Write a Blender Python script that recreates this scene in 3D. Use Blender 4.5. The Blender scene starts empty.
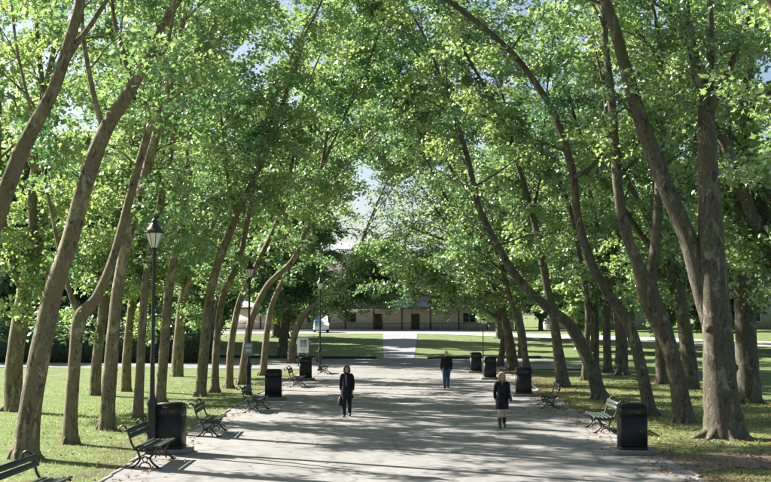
import bpy, bmesh, math, random
import numpy as np
from mathutils import Vector, Matrix

# ------------------------------------------------------------------ camera, sky, sun, exposure
scene = bpy.context.scene
COL = scene.collection
rng = np.random.default_rng(11)
random.seed(11)

F = 1100.0                      # focal length in photograph pixels (771 wide)
H = 3.3                         # eye height in metres
VX, VY = 402.0, 317.0           # where the promenade vanishes in the photograph
CX, CY = 385.5, 241.0
cam_data = bpy.data.cameras.new('camera')
cam_data.sensor_fit = 'HORIZONTAL'
cam_data.sensor_width = 36.0
cam_data.lens = 36.0 * F / 771.0
cam_data.clip_start = 0.1
cam_data.clip_end = 2000.0
cam = bpy.data.objects.new('camera', cam_data)
COL.objects.link(cam)
cam.location = (0, 0, H)
cam.rotation_euler = (math.radians(90) + math.atan((VY - CY) / F), 0, math.atan((VX - CX) / F))
scene.camera = cam
CAM_M = cam.rotation_euler.to_matrix()

SUN_DIR = Vector((-0.86, 0.51, 0)).normalized()      # towards the sun, on the ground
SUN_EL = math.radians(35)
world = bpy.data.worlds.new('World')
scene.world = world
world.use_nodes = True
wn = world.node_tree
bg = wn.nodes['Background']
sky = wn.nodes.new('ShaderNodeTexSky')
sky.sky_type = 'NISHITA'
sky.sun_disc = False
sky.sun_elevation = SUN_EL
sky.sun_rotation = math.atan2(SUN_DIR.x, SUN_DIR.y)
sky.dust_density = 2.0
wn.links.new(sky.outputs[0], bg.inputs[0])
bg.inputs[1].default_value = 0.052

sd = bpy.data.lights.new('sun', 'SUN')
sd.energy = 5.0
sd.angle = math.radians(0.53)
sd.color = (1.0, 0.95, 0.86)
sun = bpy.data.objects.new('sun', sd)
COL.objects.link(sun)
to_sun = Vector((SUN_DIR.x * math.cos(SUN_EL), SUN_DIR.y * math.cos(SUN_EL), math.sin(SUN_EL)))
sun.rotation_euler = to_sun.to_track_quat('Z', 'Y').to_euler()
sun.location = to_sun * 60

vs = scene.view_settings
vs.view_transform = 'Standard'
vs.look = 'None'
vs.gamma = 1.0
vs.exposure = 1.68
scene.render.engine = 'CYCLES'
scene.render.resolution_x = 1024
scene.render.resolution_y = 640
scene.cycles.max_bounces = 7
scene.cycles.diffuse_bounces = 4
scene.cycles.transmission_bounces = 5
scene.cycles.sample_clamp_indirect = 4.0


def pix_dir(px, py):
    return CAM_M @ Vector(((px - CX) / F, -(py - CY) / F, -1.0))


def at(px, py, D):
    """point on the ray of a photograph pixel at distance D along the promenade"""
    d = pix_dir(px, py)
    return Vector((0, 0, H)) + d * (D / d.y)


# ------------------------------------------------------------------ helpers
def rise(y):
    """height of the ground: level along the promenade, rising gently past the crossing"""
    y = np.asarray(y, dtype=float)
    t = np.clip((y - 84.0) / 56.0, 0, 1)
    return 1.45 * (t * t * (3 - 2 * t)) + np.clip((y - 140) * 0.004, 0, 6)


def tag(o, label=None, cat=None, group=None, kind=None):
    if label: o['label'] = label
    if cat: o['category'] = cat
    if group: o['group'] = group
    if kind: o['kind'] = kind
    return o


def empty(name, loc=(0, 0, 0), rz=0.0):
    o = bpy.data.objects.new(name, None)
    o.empty_display_size = 0.2
    COL.objects.link(o)
    o.location = loc
    o.rotation_euler = (0, 0, rz)
    return o


def link(name, me, mat=None, parent=None):
    o = bpy.data.objects.new(name, me)
    COL.objects.link(o)
    if mat is not None and len(me.materials) == 0:
        me.materials.append(mat)
    if parent is not None:
        o.parent = parent
    return o


def np_mesh(name, verts, polys, rnd=None, smooth=False):
    """verts (n,3); polys list of (k, m) arrays of vertex ids with m = 3 or 4"""
    me = bpy.data.meshes.new(name)
    verts = np.asarray(verts, dtype=np.float32)
    loops = np.concatenate([p.reshape(-1) for p in polys]).astype(np.int32)
    tot = np.concatenate([np.full(len(p), p.shape[1], dtype=np.int32) for p in polys])
    start = np.concatenate([[0], np.cumsum(tot)[:-1]]).astype(np.int32)
    me.vertices.add(len(verts))
    me.vertices.foreach_set('co', verts.reshape(-1))
    me.loops.add(len(loops))
    me.loops.foreach_set('vertex_index', loops)
    me.polygons.add(len(tot))
    me.polygons.foreach_set('loop_start', start)
    if smooth:
        me.polygons.foreach_set('use_smooth', np.ones(len(tot), dtype=bool))
    if rnd is not None:
        a = me.attributes.new('rnd', 'FLOAT', 'FACE')
        a.data.foreach_set('value', np.asarray(rnd, dtype=np.float32))
    me.update(calc_edges=True)
    return me


def copy_tree(o, parent=None):
    c = o.copy()
    COL.objects.link(c)
    c.parent = parent
    for ch in list(o.children):
        copy_tree(ch, c)
    return c


class MB:
    """collects shapes; build() links them as one mesh object"""
    def __init__(self):
        self.v, self.q, self.t, self.n = [], [], [], 0
        self.ng = []

    def add(self, v, quads=None, tris=None):
        v = np.asarray(v, dtype=float).reshape(-1, 3)
        if quads is not None and len(quads): self.q.append(np.asarray(quads, dtype=np.int64) + self.n)
        if tris is not None and len(tris): self.t.append(np.asarray(tris, dtype=np.int64) + self.n)
        self.v.append(v)
        self.n += len(v)

    def box(self, c, s, rot=None, bevel=0.0):
        x, y, z = s[0] / 2, s[1] / 2, s[2] / 2
        if bevel <= 0:
            v = np.array([[-x, -y, -z], [x, -y, -z], [x, y, -z], [-x, y, -z], [-x, -y, z], [x, -y, z], [x, y, z], [-x, y, z]])
            q = [[0, 3, 2, 1], [4, 5, 6, 7], [0, 1, 5, 4], [1, 2, 6, 5], [2, 3, 7, 6], [3, 0, 4, 7]]
            t = None
        else:
            bm = bmesh.new()
            bmesh.ops.create_cube(bm, size=1.0)
            bmesh.ops.scale(bm, vec=s, verts=bm.verts)
            bmesh.ops.bevel(bm, geom=bm.edges[:], offset=bevel, segments=1, affect='EDGES')
            bm.verts.index_update()
            v = np.array([w.co[:] for w in bm.verts])
            q = [[w.index for w in f.verts] for f in bm.faces if len(f.verts) == 4]
            t = [[w.index for w in f.verts] for f in bm.faces if len(f.verts) == 3]
            bm.free()
        if rot is not None: v = v @ np.array(rot.to_3x3()).T
        self.add(v + np.array(c), q, t)
        return self

    def tube(self, pts, rad, sides=8, cap=True, wob=0.0):
        pts = np.asarray(pts, dtype=float)
        rad = np.broadcast_to(np.asarray(rad, dtype=float), (len(pts),))
        n = len(pts)
        tan = np.gradient(pts, axis=0)
        tan /= np.maximum(np.linalg.norm(tan, axis=1, keepdims=True), 1e-9)
        ref = np.array([0.0, 1.0, 0.0]) if abs(tan[0][1]) < 0.8 else np.array([1.0, 0, 0])
        u = np.zeros((n, 3))
        cur = ref - tan[0] * ref.dot(tan[0])
        for i in range(n):
            cur = cur - tan[i] * cur.dot(tan[i])
            cur /= max(np.linalg.norm(cur), 1e-9)
            u[i] = cur
        w = np.cross(tan, u)
        a = np.arange(sides) * 2 * np.pi / sides
        r = rad[:, None] * np.ones((1, sides))
        if wob > 0:
            ph = rng.random(4) * 6.28
            s = np.linspace(0, 1, n)[:, None] * max(2, n / 5)
            r = r * (1 + wob * (np.sin(2 * a[None] + ph[0] + s * 1.7) + .7 * np.sin(3 * a[None] + ph[1] - s * 2.3) + .6 * np.sin(5 * a[None] + ph[2] + s) + .5 * rng.normal(size=r.shape)))
        v = pts[:, None, :] + r[..., None] * (np.cos(a)[None, :, None] * u[:, None, :] + np.sin(a)[None, :, None] * w[:, None, :])
        v = v.reshape(-1, 3)
        i = np.arange(n - 1)[:, None] * sides
        j = np.arange(sides)[None]
        k = (j + 1) % sides
        q = np.stack([i + j, i + k, i + sides + k, i + sides + j], axis=-1).reshape(-1, 4)
        t = None
        if cap:
            v = np.vstack([v, pts[0], pts[-1]])
            c0, c1 = n * sides, n * sides + 1
            jj, kk = j[0], k[0]
            t = np.vstack([np.stack([np.full(sides, c0), kk, jj], 1), np.stack([np.full(sides, c1), (n - 1) * sides + jj, (n - 1) * sides + kk], 1)])
        self.add(v, q, t)
        return self

    def lathe(self, prof, c=(0, 0, 0), sides=16, sx=1.0, sy=1.0, phase=0.0):
        prof = np.asarray(prof, dtype=float)
        a = np.arange(sides) * 2 * np.pi / sides + phase
        n = len(prof)
        v = np.stack([prof[:, 0:1] * np.cos(a) * sx + c[0], prof[:, 0:1] * np.sin(a) * sy + c[1], prof[:, 1:2] + 0 * a + c[2]], -1).reshape(-1, 3)
        i = np.arange(n - 1)[:, None] * sides
        j = np.arange(sides)[None]
        k = (j + 1) % sides
        q = np.stack([i + j, i + k, i + sides + k, i + sides + j], axis=-1).reshape(-1, 4)
        self.add(v, q)
        return self

    def rings(self, rings, sides=16):
        """rings: (cx, cy, z, rx, ry) stacked; a loft with caps"""
        a = np.arange(sides) * 2 * np.pi / sides
        v = np.array([[cx + rx * math.cos(t), cy + ry * math.sin(t), z] for cx, cy, z, rx, ry in rings for t in a])
        n = len(rings)
        i = np.arange(n - 1)[:, None] * sides
        j = np.arange(sides)[None]
        k = (j + 1) % sides
        q = np.stack([i + j, i + k, i + sides + k, i + sides + j], axis=-1).reshape(-1, 4)
        c0 = [np.mean(v[:sides], 0)]
        c1 = [np.mean(v[-sides:], 0)]
        v = np.vstack([v, c0, c1])
        jj, kk = j[0], k[0]
        t = np.vstack([np.stack([np.full(sides, n * sides), kk, jj], 1), np.stack([np.full(sides, n * sides + 1), (n - 1) * sides + jj, (n - 1) * sides + kk], 1)])
        self.add(v, q, t)
        return self

    def mesh(self, name, smooth=False, rnd=None):
        polys = []
        if self.q: polys.append(np.vstack(self.q))
        if self.t: polys.append(np.vstack(self.t))
        return np_mesh(name, np.vstack(self.v), polys, rnd, smooth)

    def build(self, name, mat, parent=None, smooth=False):
        return link(name, self.mesh(name, smooth), mat, parent)


def spline(pts, per=6):
    """Catmull-Rom through rows of any width"""
    p = np.asarray(pts, dtype=float)
    p = np.vstack([2 * p[0] - p[1], p, 2 * p[-1] - p[-2]])
    out = []
    for i in range(1, len(p) - 2):
        for t in np.arange(per) / per:
            out.append(0.5 * ((2 * p[i]) + (-p[i - 1] + p[i + 1]) * t + (2 * p[i - 1] - 5 * p[i] + 4 * p[i + 1] - p[i + 2]) * t ** 2 + (-p[i - 1] + 3 * p[i] - 3 * p[i + 1] + p[i + 2]) * t ** 3))
    out.append(p[-2])
    return np.array(out)


# ------------------------------------------------------------------ materials
def new_mat(name):
    m = bpy.data.materials.new(name)
    m.use_nodes = True
    nt = m.node_tree
    return m, nt, nt.nodes['Principled BSDF']


def N(nt, kind, **kw):
    n = nt.nodes.new(kind)
    for k, v in kw.items():
        if k.startswith('i_'):
            n.inputs[k[2:].replace('_', ' ')].default_value = v
        else:
            setattr(n, k, v)
    return n


def ramp(nt, src, stops, interp='LINEAR'):
    r = nt.nodes.new('ShaderNodeValToRGB')
    r.color_ramp.interpolation = interp
    el = r.color_ramp.elements
    while len(el) < len(stops): el.new(0.5)
    for e, (p, c) in zip(el, stops):
        e.position = p
        e.color = (c[0], c[1], c[2], 1)
    nt.links.new(src, r.inputs[0])
    return r.outputs[0]


def mix(nt, fac, a, b, mode='MIX'):
    n = nt.nodes.new('ShaderNodeMix')
    n.data_type = 'RGBA'
    n.blend_type = mode
    for sock, val in ((n.inputs[0], fac), (n.inputs[6], a), (n.inputs[7], b)):
        if hasattr(val, 'is_linked') or hasattr(val, 'links'):
            nt.links.new(val, sock)
        elif isinstance(val, (int, float)):
            sock.default_value = val
        else:
            sock.default_value = (val[0], val[1], val[2], 1)
    return n.outputs[2]


def coords(nt, kind='Object', scale=(1, 1, 1)):
    tc = nt.nodes.new('ShaderNodeTexCoord')
    mp = nt.nodes.new('ShaderNodeMapping')
    mp.inputs['Scale'].default_value = scale
    nt.links.new(tc.outputs[kind], mp.inputs[0])
    return mp.outputs[0]


def noise(nt, vec, scale, detail=4, rough=0.55, dist=0.0):
    n = N(nt, 'ShaderNodeTexNoise')
    n.inputs['Scale'].default_value = scale
    n.inputs['Detail'].default_value = detail
    n.inputs['Roughness'].default_value = rough
    n.inputs['Distortion'].default_value = dist
    nt.links.new(vec, n.inputs['Vector'])
    return n.outputs['Fac']


def bump(nt, src, bsdf, strength=0.4, dist=0.02):
    b = nt.nodes.new('ShaderNodeBump')
    b.inputs['Strength'].default_value = strength
    b.inputs['Distance'].default_value = dist
    nt.links.new(src, b.inputs['Height'])
    nt.links.new(b.outputs[0], bsdf.inputs['Normal'])


def plain(name, col, rough=0.6, metal=0.0, var=0.25, scale=8.0, bmp=0.0, spec=0.5):
    m, nt, b = new_mat(name)
    v = coords(nt)
    f = noise(nt, v, scale, 5, 0.6)
    c = ramp(nt, f, [(0.25, [x * (1 - var) for x in col]), (0.75, [min(1, x * (1 + var)) for x in col])])
    nt.links.new(c, b.inputs['Base Color'])
    b.inputs['Roughness'].default_value = rough
    b.inputs['Metallic'].default_value = metal
    b.inputs['Specular IOR Level'].default_value = spec
    if bmp > 0: bump(nt, f, b, bmp, 0.01)
    return m


def bark_mat(name, dark, mid, light, patch=0.55):
    m, nt, b = new_mat(name)
    v = coords(nt, 'Object')
    vl = coords(nt, 'Object', (1, 1, 0.45))
    big = noise(nt, vl, 2.6, 6, 0.68, 0.8)
    flake = noise(nt, vl, 7.0, 6, 0.65, 0.9)
    fine = noise(nt, v, 38.0, 4, 0.65)
    c1 = ramp(nt, flake, [(0.36, dark), (0.48, mid), (0.62, mid)])
    pf = ramp(nt, big, [(patch, (0, 0, 0)), (patch + 0.04, (1, 1, 1))])
    c2 = mix(nt, pf, c1, light)
    ol = noise(nt, vl, 3.7, 5, 0.66, 1.1)
    of = ramp(nt, ol, [(0.53, (0, 0, 0)), (0.57, (0.8, 0.8, 0.8))])
    c2 = mix(nt, of, c2, (mid[0] * .95, mid[1] * 1.12, mid[2] * .8))
    gr = noise(nt, vl, 5.2, 5, 0.7, 1.3)
    gf = ramp(nt, gr, [(0.58, (0, 0, 0)), (0.61, (0.85, 0.85, 0.85))])
    c2 = mix(nt, gf, c2, (light[0] * .72, light[1] * .78, light[2] * .86))
    fc = ramp(nt, fine, [(0.3, (0.55, 0.55, 0.55)), (0.7, (1.2, 1.2, 1.2))])
    c3 = mix(nt, 1.0, c2, fc, 'MULTIPLY')
    moss = noise(nt, v, 0.9, 3, 0.6)
    mf = ramp(nt, moss, [(0.52, (0, 0, 0)), (0.75, (0.55, 0.55, 0.55))])
    c4 = mix(nt, mf, c3, (0.085, 0.095, 0.035))
    nt.links.new(c4, b.inputs['Base Color'])
    b.inputs['Roughness'].default_value = 0.85
    b.inputs['Specular IOR Level'].default_value = 0.25
    hm = mix(nt, 0.4, flake, fine)
    bump(nt, hm, b, 0.9, 0.06)
    return m


def leaf_mat(name, dk, lt, tr_dk, tr_lt, gloss=0.06):
    m = bpy.data.materials.new(name)
    m.use_nodes = True
    nt = m.node_tree
    nt.nodes.clear()
    out = nt.nodes.new('ShaderNodeOutputMaterial')
    at_ = N(nt, 'ShaderNodeAttribute', attribute_name='rnd')
    oi = nt.nodes.new('ShaderNodeObjectInfo')
    ad = N(nt, 'ShaderNodeMath', operation='MULTIPLY_ADD')
    nt.links.new(oi.outputs['Random'], ad.inputs[0])
    ad.inputs[1].default_value = 0.25
    nt.links.new(at_.outputs['Fac'], ad.inputs[2])
    sub = N(nt, 'ShaderNodeMath', operation='SUBTRACT')
    nt.links.new(ad.outputs[0], sub.inputs[0])
    sub.inputs[1].default_value = 0.125
    f = sub.outputs[0]
    dc = ramp(nt, f, [(0.0, dk), (0.85, lt), (1.0, (lt[0] * 1.25, lt[1] * 1.15, lt[2]))])
    tcol = ramp(nt, f, [(0.0, tr_dk), (0.85, tr_lt), (1.0, (tr_lt[0] * 1.3, tr_lt[1] * 1.1, tr_lt[2]))])
    d = nt.nodes.new('ShaderNodeBsdfDiffuse')
    t = nt.nodes.new('ShaderNodeBsdfTranslucent')
    g = nt.nodes.new('ShaderNodeBsdfGlossy')
    g.inputs['Roughness'].default_value = 0.45
    g.inputs['Color'].default_value = (0.9, 0.95, 0.9, 1)
    nt.links.new(dc, d.inputs[0])
    nt.links.new(tcol, t.inputs[0])
    a = nt.nodes.new('ShaderNodeAddShader')
    nt.links.new(d.outputs[0], a.inputs[0])
    nt.links.new(t.outputs[0], a.inputs[1])
    mx = nt.nodes.new('ShaderNodeMixShader')
    mx.inputs[0].default_value = gloss
    nt.links.new(a.outputs[0], mx.inputs[1])
    nt.links.new(g.outputs[0], mx.inputs[2])
    nt.links.new(mx.outputs[0], out.inputs[0])
    return m


M = {}
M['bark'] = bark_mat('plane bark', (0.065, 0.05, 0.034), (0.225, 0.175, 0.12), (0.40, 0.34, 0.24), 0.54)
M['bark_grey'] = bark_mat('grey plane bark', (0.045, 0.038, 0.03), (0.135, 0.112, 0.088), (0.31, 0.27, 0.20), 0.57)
M['leaf'] = leaf_mat('plane leaf', (0.020, 0.062, 0.026), (0.066, 0.118, 0.048), (0.04, 0.115, 0.03), (0.245, 0.335, 0.095), 0.13)
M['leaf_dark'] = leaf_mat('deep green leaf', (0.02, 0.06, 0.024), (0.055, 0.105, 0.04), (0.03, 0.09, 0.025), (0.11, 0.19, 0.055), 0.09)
M['hedge'] = leaf_mat('hedge leaf', (0.018, 0.045, 0.014), (0.035, 0.08, 0.022), (0.02, 0.05, 0.01), (0.04, 0.08, 0.015), 0.04)
M['iron'] = plain('black painted iron', (0.022, 0.024, 0.023), 0.42, 0.0, 0.35, 14, 0.15)
M['bench_slat'] = plain('green painted slat', (0.020, 0.036, 0.029), 0.5, 0.0, 0.4, 9, 0.2)
M['bin'] = plain('bin black paint', (0.015, 0.016, 0.017), 0.5, 0.0, 0.4, 5, 0.08, 0.35)
M['gold'] = plain('gold paint', (0.15, 0.11, 0.045), 0.6, 0.0, 0.4, 30)
M['plinth'] = plain('stone plinth', (0.19, 0.18, 0.165), 0.85, 0, 0.4, 12, 0.4)
M['glass_white'] = plain('milky lantern glass', (0.72, 0.70, 0.60), 0.25, 0, 0.1)
M['sign_white'] = plain('sign board', (0.62, 0.66, 0.66), 0.5, 0, 0.08)
M['sign_print'] = plain('sign print', (0.22, 0.30, 0.30), 0.6, 0, 0.5, 6)
M['sign_blue'] = plain('sign blue', (0.22, 0.27, 0.33), 0.5, 0, 0.15)
M['kerb'] = plain('edging stone', (0.24, 0.225, 0.20), 0.9, 0, 0.4, 9, 0.5)
M['dark_edge'] = plain('dark edging', (0.03, 0.04, 0.03), 0.8, 0, 0.3, 5)


def path_mat():
    m, nt, b = new_mat('promenade tarmac')
    v = coords(nt)
    grain = noise(nt, v, 55, 3, 0.7)
    mid = noise(nt, v, 2.2, 5, 0.65, 0.4)
    big = noise(nt, coords(nt, 'Object', (1, 0.35, 1)), 0.22, 3, 0.5)
    base = ramp(nt, mid, [(0.25, (0.195, 0.190, 0.184)), (0.6, (0.30, 0.292, 0.283)), (0.85, (0.38, 0.37, 0.355))])
    bc = ramp(nt, big, [(0.3, (0.82, 0.82, 0.83)), (0.7, (1.08, 1.07, 1.05))])
    c = mix(nt, 1.0, base, bc, 'MULTIPLY')
    gc = ramp(nt, grain, [(0.3, (0.7, 0.7, 0.7)), (0.7, (1.2, 1.2, 1.2))])
    c = mix(nt, 0.8, c, gc, 'MULTIPLY')
    # dark stains and dropped dirt with shapes of their own
    st = noise(nt, v, 0.9, 6, 0.7, 1.2)
    sf = ramp(nt, st, [(0.56, (0, 0, 0)), (0.68, (0.6, 0.6, 0.6))])
    c = mix(nt, sf, c, (0.15, 0.135, 0.115))
    vo = N(nt, 'ShaderNodeTexVoronoi', feature='DISTANCE_TO_EDGE')
    vo.inputs['Scale'].default_value = 0.35
    nt.links.new(coords(nt), vo.inputs['Vector'])
    dist = noise(nt, v, 1.6, 5, 0.6)
    av = N(nt, 'ShaderNodeMath', operation='MULTIPLY_ADD')
    nt.links.new(dist, av.inputs[0])
    av.inputs[1].default_value = 0.16
    nt.links.new(vo.outputs['Distance'], av.inputs[2])
    cf = ramp(nt, av.outputs[0], [(0.088, (0.55, 0.55, 0.55)), (0.10, (0, 0, 0))])
    c = mix(nt, cf, c, (0.12, 0.11, 0.10))
    nt.links.new(c, b.inputs['Base Color'])
    b.inputs['Roughness'].default_value = 0.82
    b.inputs['Specular IOR Level'].default_value = 0.3
    bump(nt, grain, b, 0.35, 0.006)
    return m


def lawn_mat():
    m, nt, b = new_mat('lawn')
    v = coords(nt)
    fine = noise(nt, v, 30, 4, 0.7)
    mid = noise(nt, v, 1.3, 5, 0.65, 0.5)
    big = noise(nt, v, 0.18, 4, 0.55)
    c = ramp(nt, mid, [(0.3, (0.10, 0.155, 0.055)), (0.55, (0.20, 0.255, 0.11)), (0.8, (0.30, 0.325, 0.18))])
    fc = ramp(nt, fine, [(0.3, (0.6, 0.62, 0.55)), (0.7, (1.25, 1.22, 1.2))])
    c = mix(nt, 1.0, c, fc, 'MULTIPLY')
    # worn, dry soil under the trees beside the promenade
    sx = nt.nodes.new('ShaderNodeSeparateXYZ')
    nt.links.new(v, sx.inputs[0])
    ab = N(nt, 'ShaderNodeMath', operation='ABSOLUTE')
    nt.links.new(sx.outputs[0], ab.inputs[0])
    ma = N(nt, 'ShaderNodeMapRange')
    ma.inputs[1].default_value = 11.5
    ma.inputs[2].default_value = 6.0
    ma.inputs[3].default_value = 0.0
    ma.inputs[4].default_value = 0.27
    nt.links.new(ab.outputs[0], ma.inputs[0])
    my = N(nt, 'ShaderNodeMapRange')
    my.inputs[1].default_value = 76
    my.inputs[2].default_value = 70
    nt.links.new(sx.outputs[1], my.inputs[0])
    mm = N(nt, 'ShaderNodeMath', operation='MULTIPLY')
    nt.links.new(ma.outputs[0], mm.inputs[0])
    nt.links.new(my.outputs[0], mm.inputs[1])
    worn = noise(nt, v, 0.55, 6, 0.7, 0.8)
    ad = N(nt, 'ShaderNodeMath', operation='ADD')
    nt.links.new(worn, ad.inputs[0])
    nt.links.new(mm.outputs[0], ad.inputs[1])
    wf = ramp(nt, ad.outputs[0], [(0.66, (0, 0, 0)), (0.78, (0.9, 0.9, 0.9))])
    soil = ramp(nt, fine, [(0.3, (0.10, 0.075, 0.05)), (0.7, (0.20, 0.16, 0.11))])
    c = mix(nt, wf, c, soil)
    wd = noise(nt, v, 3.1, 6, 0.75, 1.0)
    c = mix(nt, ramp(nt, wd, [(0.56, (0, 0, 0)), (0.66, (0.7, 0.7, 0.7))]), c, (0.075, 0.135, 0.035))
    bc = ramp(nt, big, [(0.3, (0.85, 0.9, 0.85)), (0.7, (1.15, 1.08, 1.0))])
    c = mix(nt, 1.0, c, bc, 'MULTIPLY')
    nt.links.new(c, b.inputs['Base Color'])
    b.inputs['Roughness'].default_value = 0.9
    b.inputs['Specular IOR Level'].default_value = 0.15
    bump(nt, fine, b, 0.8, 0.05)
    return m


M['path'] = path_mat()
M['lawn'] = lawn_mat()
M['pale_path'] = plain('pale gravel path', (0.42, 0.39, 0.33), 0.9, 0, 0.2, 3, 0.3)
M['grey_path'] = plain('grey paving', (0.26, 0.26, 0.27), 0.85, 0, 0.2, 3, 0.2)
M['dirt'] = plain('bare earth', (0.15, 0.115, 0.085), 0.95, 0, 0.4, 4, 0.6)

# ------------------------------------------------------------------ ground
xs = np.concatenate([np.linspace(-400, -60, 12), np.linspace(-50, 50, 51), np.linspace(60, 400, 12)])
ys = np.concatenate([np.linspace(-60, 0, 7), np.linspace(4, 200, 99), np.linspace(220, 900, 18)])
gx, gy = np.meshgrid(xs, ys)
gz = rise(gy) + 0.05 * np.sin(gx * 0.33 + 1.0) * np.sin(gy * 0.21) * (np.abs(gx) > 8.5) * (gy < 84) - 0.001
gv = np.stack([gx, gy, gz], -1).reshape(-1, 3)
nx = len(xs)
ii = (np.arange(len(ys) - 1)[:, None] * nx + np.arange(nx - 1)[None]).reshape(-1)
lawn = link('lawn', np_mesh('lawn', gv, [np.stack([ii, ii + 1, ii + nx + 1, ii + nx], 1)], smooth=True), M['lawn'])
tag(lawn, kind='structure', label='mown green lawn on both sides of the promenade')


def strip(name, left, right, mat, dz, label):
    """a sheet between two edges, laid on the ground"""
    l, r = np.asarray(left, float), np.asarray(right, float)
    cols = 9
    t = np.linspace(0, 1, cols)[None, :, None]
    g = l[:, None, :] * (1 - t) + r[:, None, :] * t
    z = rise(g[..., 1]) + dz
    v = np.concatenate([g, z[..., None]], -1).reshape(-1, 3)
    n = len(l)
    i = (np.arange(n - 1)[:, None] * cols + np.arange(cols - 1)[None]).reshape(-1)
    o = link(name, np_mesh(name, v, [np.stack([i, i + 1, i + cols + 1, i + cols], 1)], smooth=True), mat)
    return tag(o, kind='structure', label=label)


PY = np.arange(-40, 72.1, 1.0)
EL = -6.05 + 0.07 * np.sin(PY * 0.9) + 0.05 * np.sin(PY * 2.3 + 1)
ER = 6.1 + 0.12 * np.sin(PY * 0.7 + 2) + 0.08 * np.sin(PY * 1.9)
promenade = strip('promenade', np.stack([EL, PY], 1), np.stack([ER, PY], 1), M['path'], 0.022, 'wide pale tarmac promenade dappled with tree shade')
# crossing: a curved apron of the same tarmac where the paths meet
ax = np.linspace(-46, 12, 59)
near = np.stack([ax, 70 + 0.0035 * ax ** 2 * (1 - 0.2 * (ax > 0))], 1)
far = np.stack([ax, 86.5 + 0.011 * ax ** 2 * (np.abs(ax) < 60) * np.clip(1.5 - np.abs(ax) / 60, 0.3, 1)], 1)
near[:, 1] = np.minimum(near[:, 1], far[:, 1] - 7)
cross = strip('crossing_path', near, far, M['path'], 0.014, 'curved tarmac path crossing the end of the promenade')
cy = np.linspace(85.5, 132, 24)
w0 = np.interp(cy, [85.5, 132], [1.15, 1.85])
strip('straight_path', np.stack([-0.25 - w0 - (cy - 85) * 0.004, cy], 1), np.stack([-0.25 + w0 + (cy - 85) * 0.006, cy], 1), M['grey_path'], 0.026, 'narrow grey path between two lawns leading to the building')
tx = np.linspace(-60, 70, 66)
strip('terrace_path', np.stack([tx, 129.5 - 0.76 * np.clip(tx - 2, 0, 40)], 1), np.stack([tx, 139 - 0.72 * np.clip(tx - 2, 0, 40)], 1), M['pale_path'], 0.034, 'pale sunlit path in front of the building')
dx_ = np.linspace(5.4, 30, 124)
strip('dirt_track', np.stack([dx_, 24.4 + 0.35 * np.sin(dx_ * 0.9) - 0.03 * dx_ + rng.normal(0, .10, 124) + .25 * np.sin(dx_ * 3.7)], 1), np.stack([dx_, 26.9 + 0.35 * np.sin(dx_ * 0.7 + 1) + 0.02 * dx_ + rng.normal(0, .12, 124) + .3 * np.sin(dx_ * 3.1 + 1)], 1), M['dirt'], 0.012, 'brown bare earth track leaving the promenade beside the bin')

# edging stones along the promenade
st = MB().box((0, 0, 0), (0.09, 0.93, 0.14), bevel=0.012).mesh('edging_stone')
st.materials.append(M['kerb'])
for side, E in ((-1, EL), (1, ER)):
    for y in np.arange(16.5, 62, 1.0):
        if side > 0 and 23.5 < y < 28: continue
        e = np.interp(y, PY, E)
        o = link('edging_stone', st, None, promenade)
        o.location = (e + side * 0.05, y, -0.02 + rng.uniform(-0.012, 0.012))
        o.rotation_euler = (rng.uniform(-.012, .012), rng.uniform(-.06, .06), rng.uniform(-.03, .03))

# low dark edging round the far lawns
for s in (-1, 1):
    m = MB()
    k = (far[:, 0] * s > 1.6) & (far[:, 0] < 11.5) & (np.abs(far[:, 0]) < 44)
    p = far[k]
    m.tube(np.stack([p[:, 0], p[:, 1] + 0.15, rise(p[:, 1]) + 0.10], 1), 0.13, 6)
    o = m.build('lawn_edging', M['dark_edge'])
    tag(o, 'low dark edging curving round the far lawn ' + ('beside the notice board' if s < 0 else 'behind the man in blue jeans'), 'edging', 'dark edgings of the far lawns')

# ------------------------------------------------------------------ trees
LEAF_V = np.array([[0, 0, 0], [-0.52, 0.42, 0.10], [-0.17, 0.52, 0.0], [0, 1.0, -0.10], [0.17, 0.52, 0.0], [0.52, 0.42, 0.10]])
LEAF_T = np.array([[0, 2, 1], [0, 4, 2], [2, 4, 3], [0, 5, 4]])
SIMPLE_V = np.array([[0, 0, 0], [-0.42, 0.5, 0.10], [0, 1.0, -0.06], [0.42, 0.5, 0.10]])
SIMPLE_T = np.array([[0, 2, 1], [0, 3, 2]])


def leaf_mesh(name, pos, size, simple=False, tint=None, up=0.75):
    """one mesh holding many leaves at the given points"""
    n = len(pos)
    lv, lt = (SIMPLE_V, SIMPLE_T) if simple else (LEAF_V, LEAF_T)
    nrm = rng.normal(size=(n, 3)) * 0.62
    nrm[:, 2] += up
    nrm /= np.linalg.norm(nrm, axis=1, keepdims=True)
    d = rng.normal(size=(n, 3))
    d[:, 2] -= 0.55
    d -= nrm * np.sum(d * nrm, axis=1, keepdims=True)
    d /= np.maximum(np.linalg.norm(d, axis=1, keepdims=True), 1e-6)
    sde = np.cross(d, nrm)
    sz = size * rng.uniform(0.6, 1.25, n)
    fold = rng.uniform(-0.6, 2.2, (n, 1))
    v = (lv[None, :, 0:1] * sde[:, None] + lv[None, :, 1:2] * d[:, None] + (lv[None, :, 2] * fold)[..., None] * nrm[:, None]) * sz[:, None, None] + pos[:, None]
    t = (lt[None] + (np.arange(n) * len(lv))[:, None, None]).reshape(-1, 3)
    r = rng.normal(0.5, 0.2, n) if tint is None else tint + rng.normal(0, 0.14, n)
    return np_mesh(name, v.reshape(-1, 3), [t], rnd=np.repeat(np.clip(r, 0, 1), len(lt)))


def unit(v):
    return v / max(np.linalg.norm(v), 1e-9)


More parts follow.
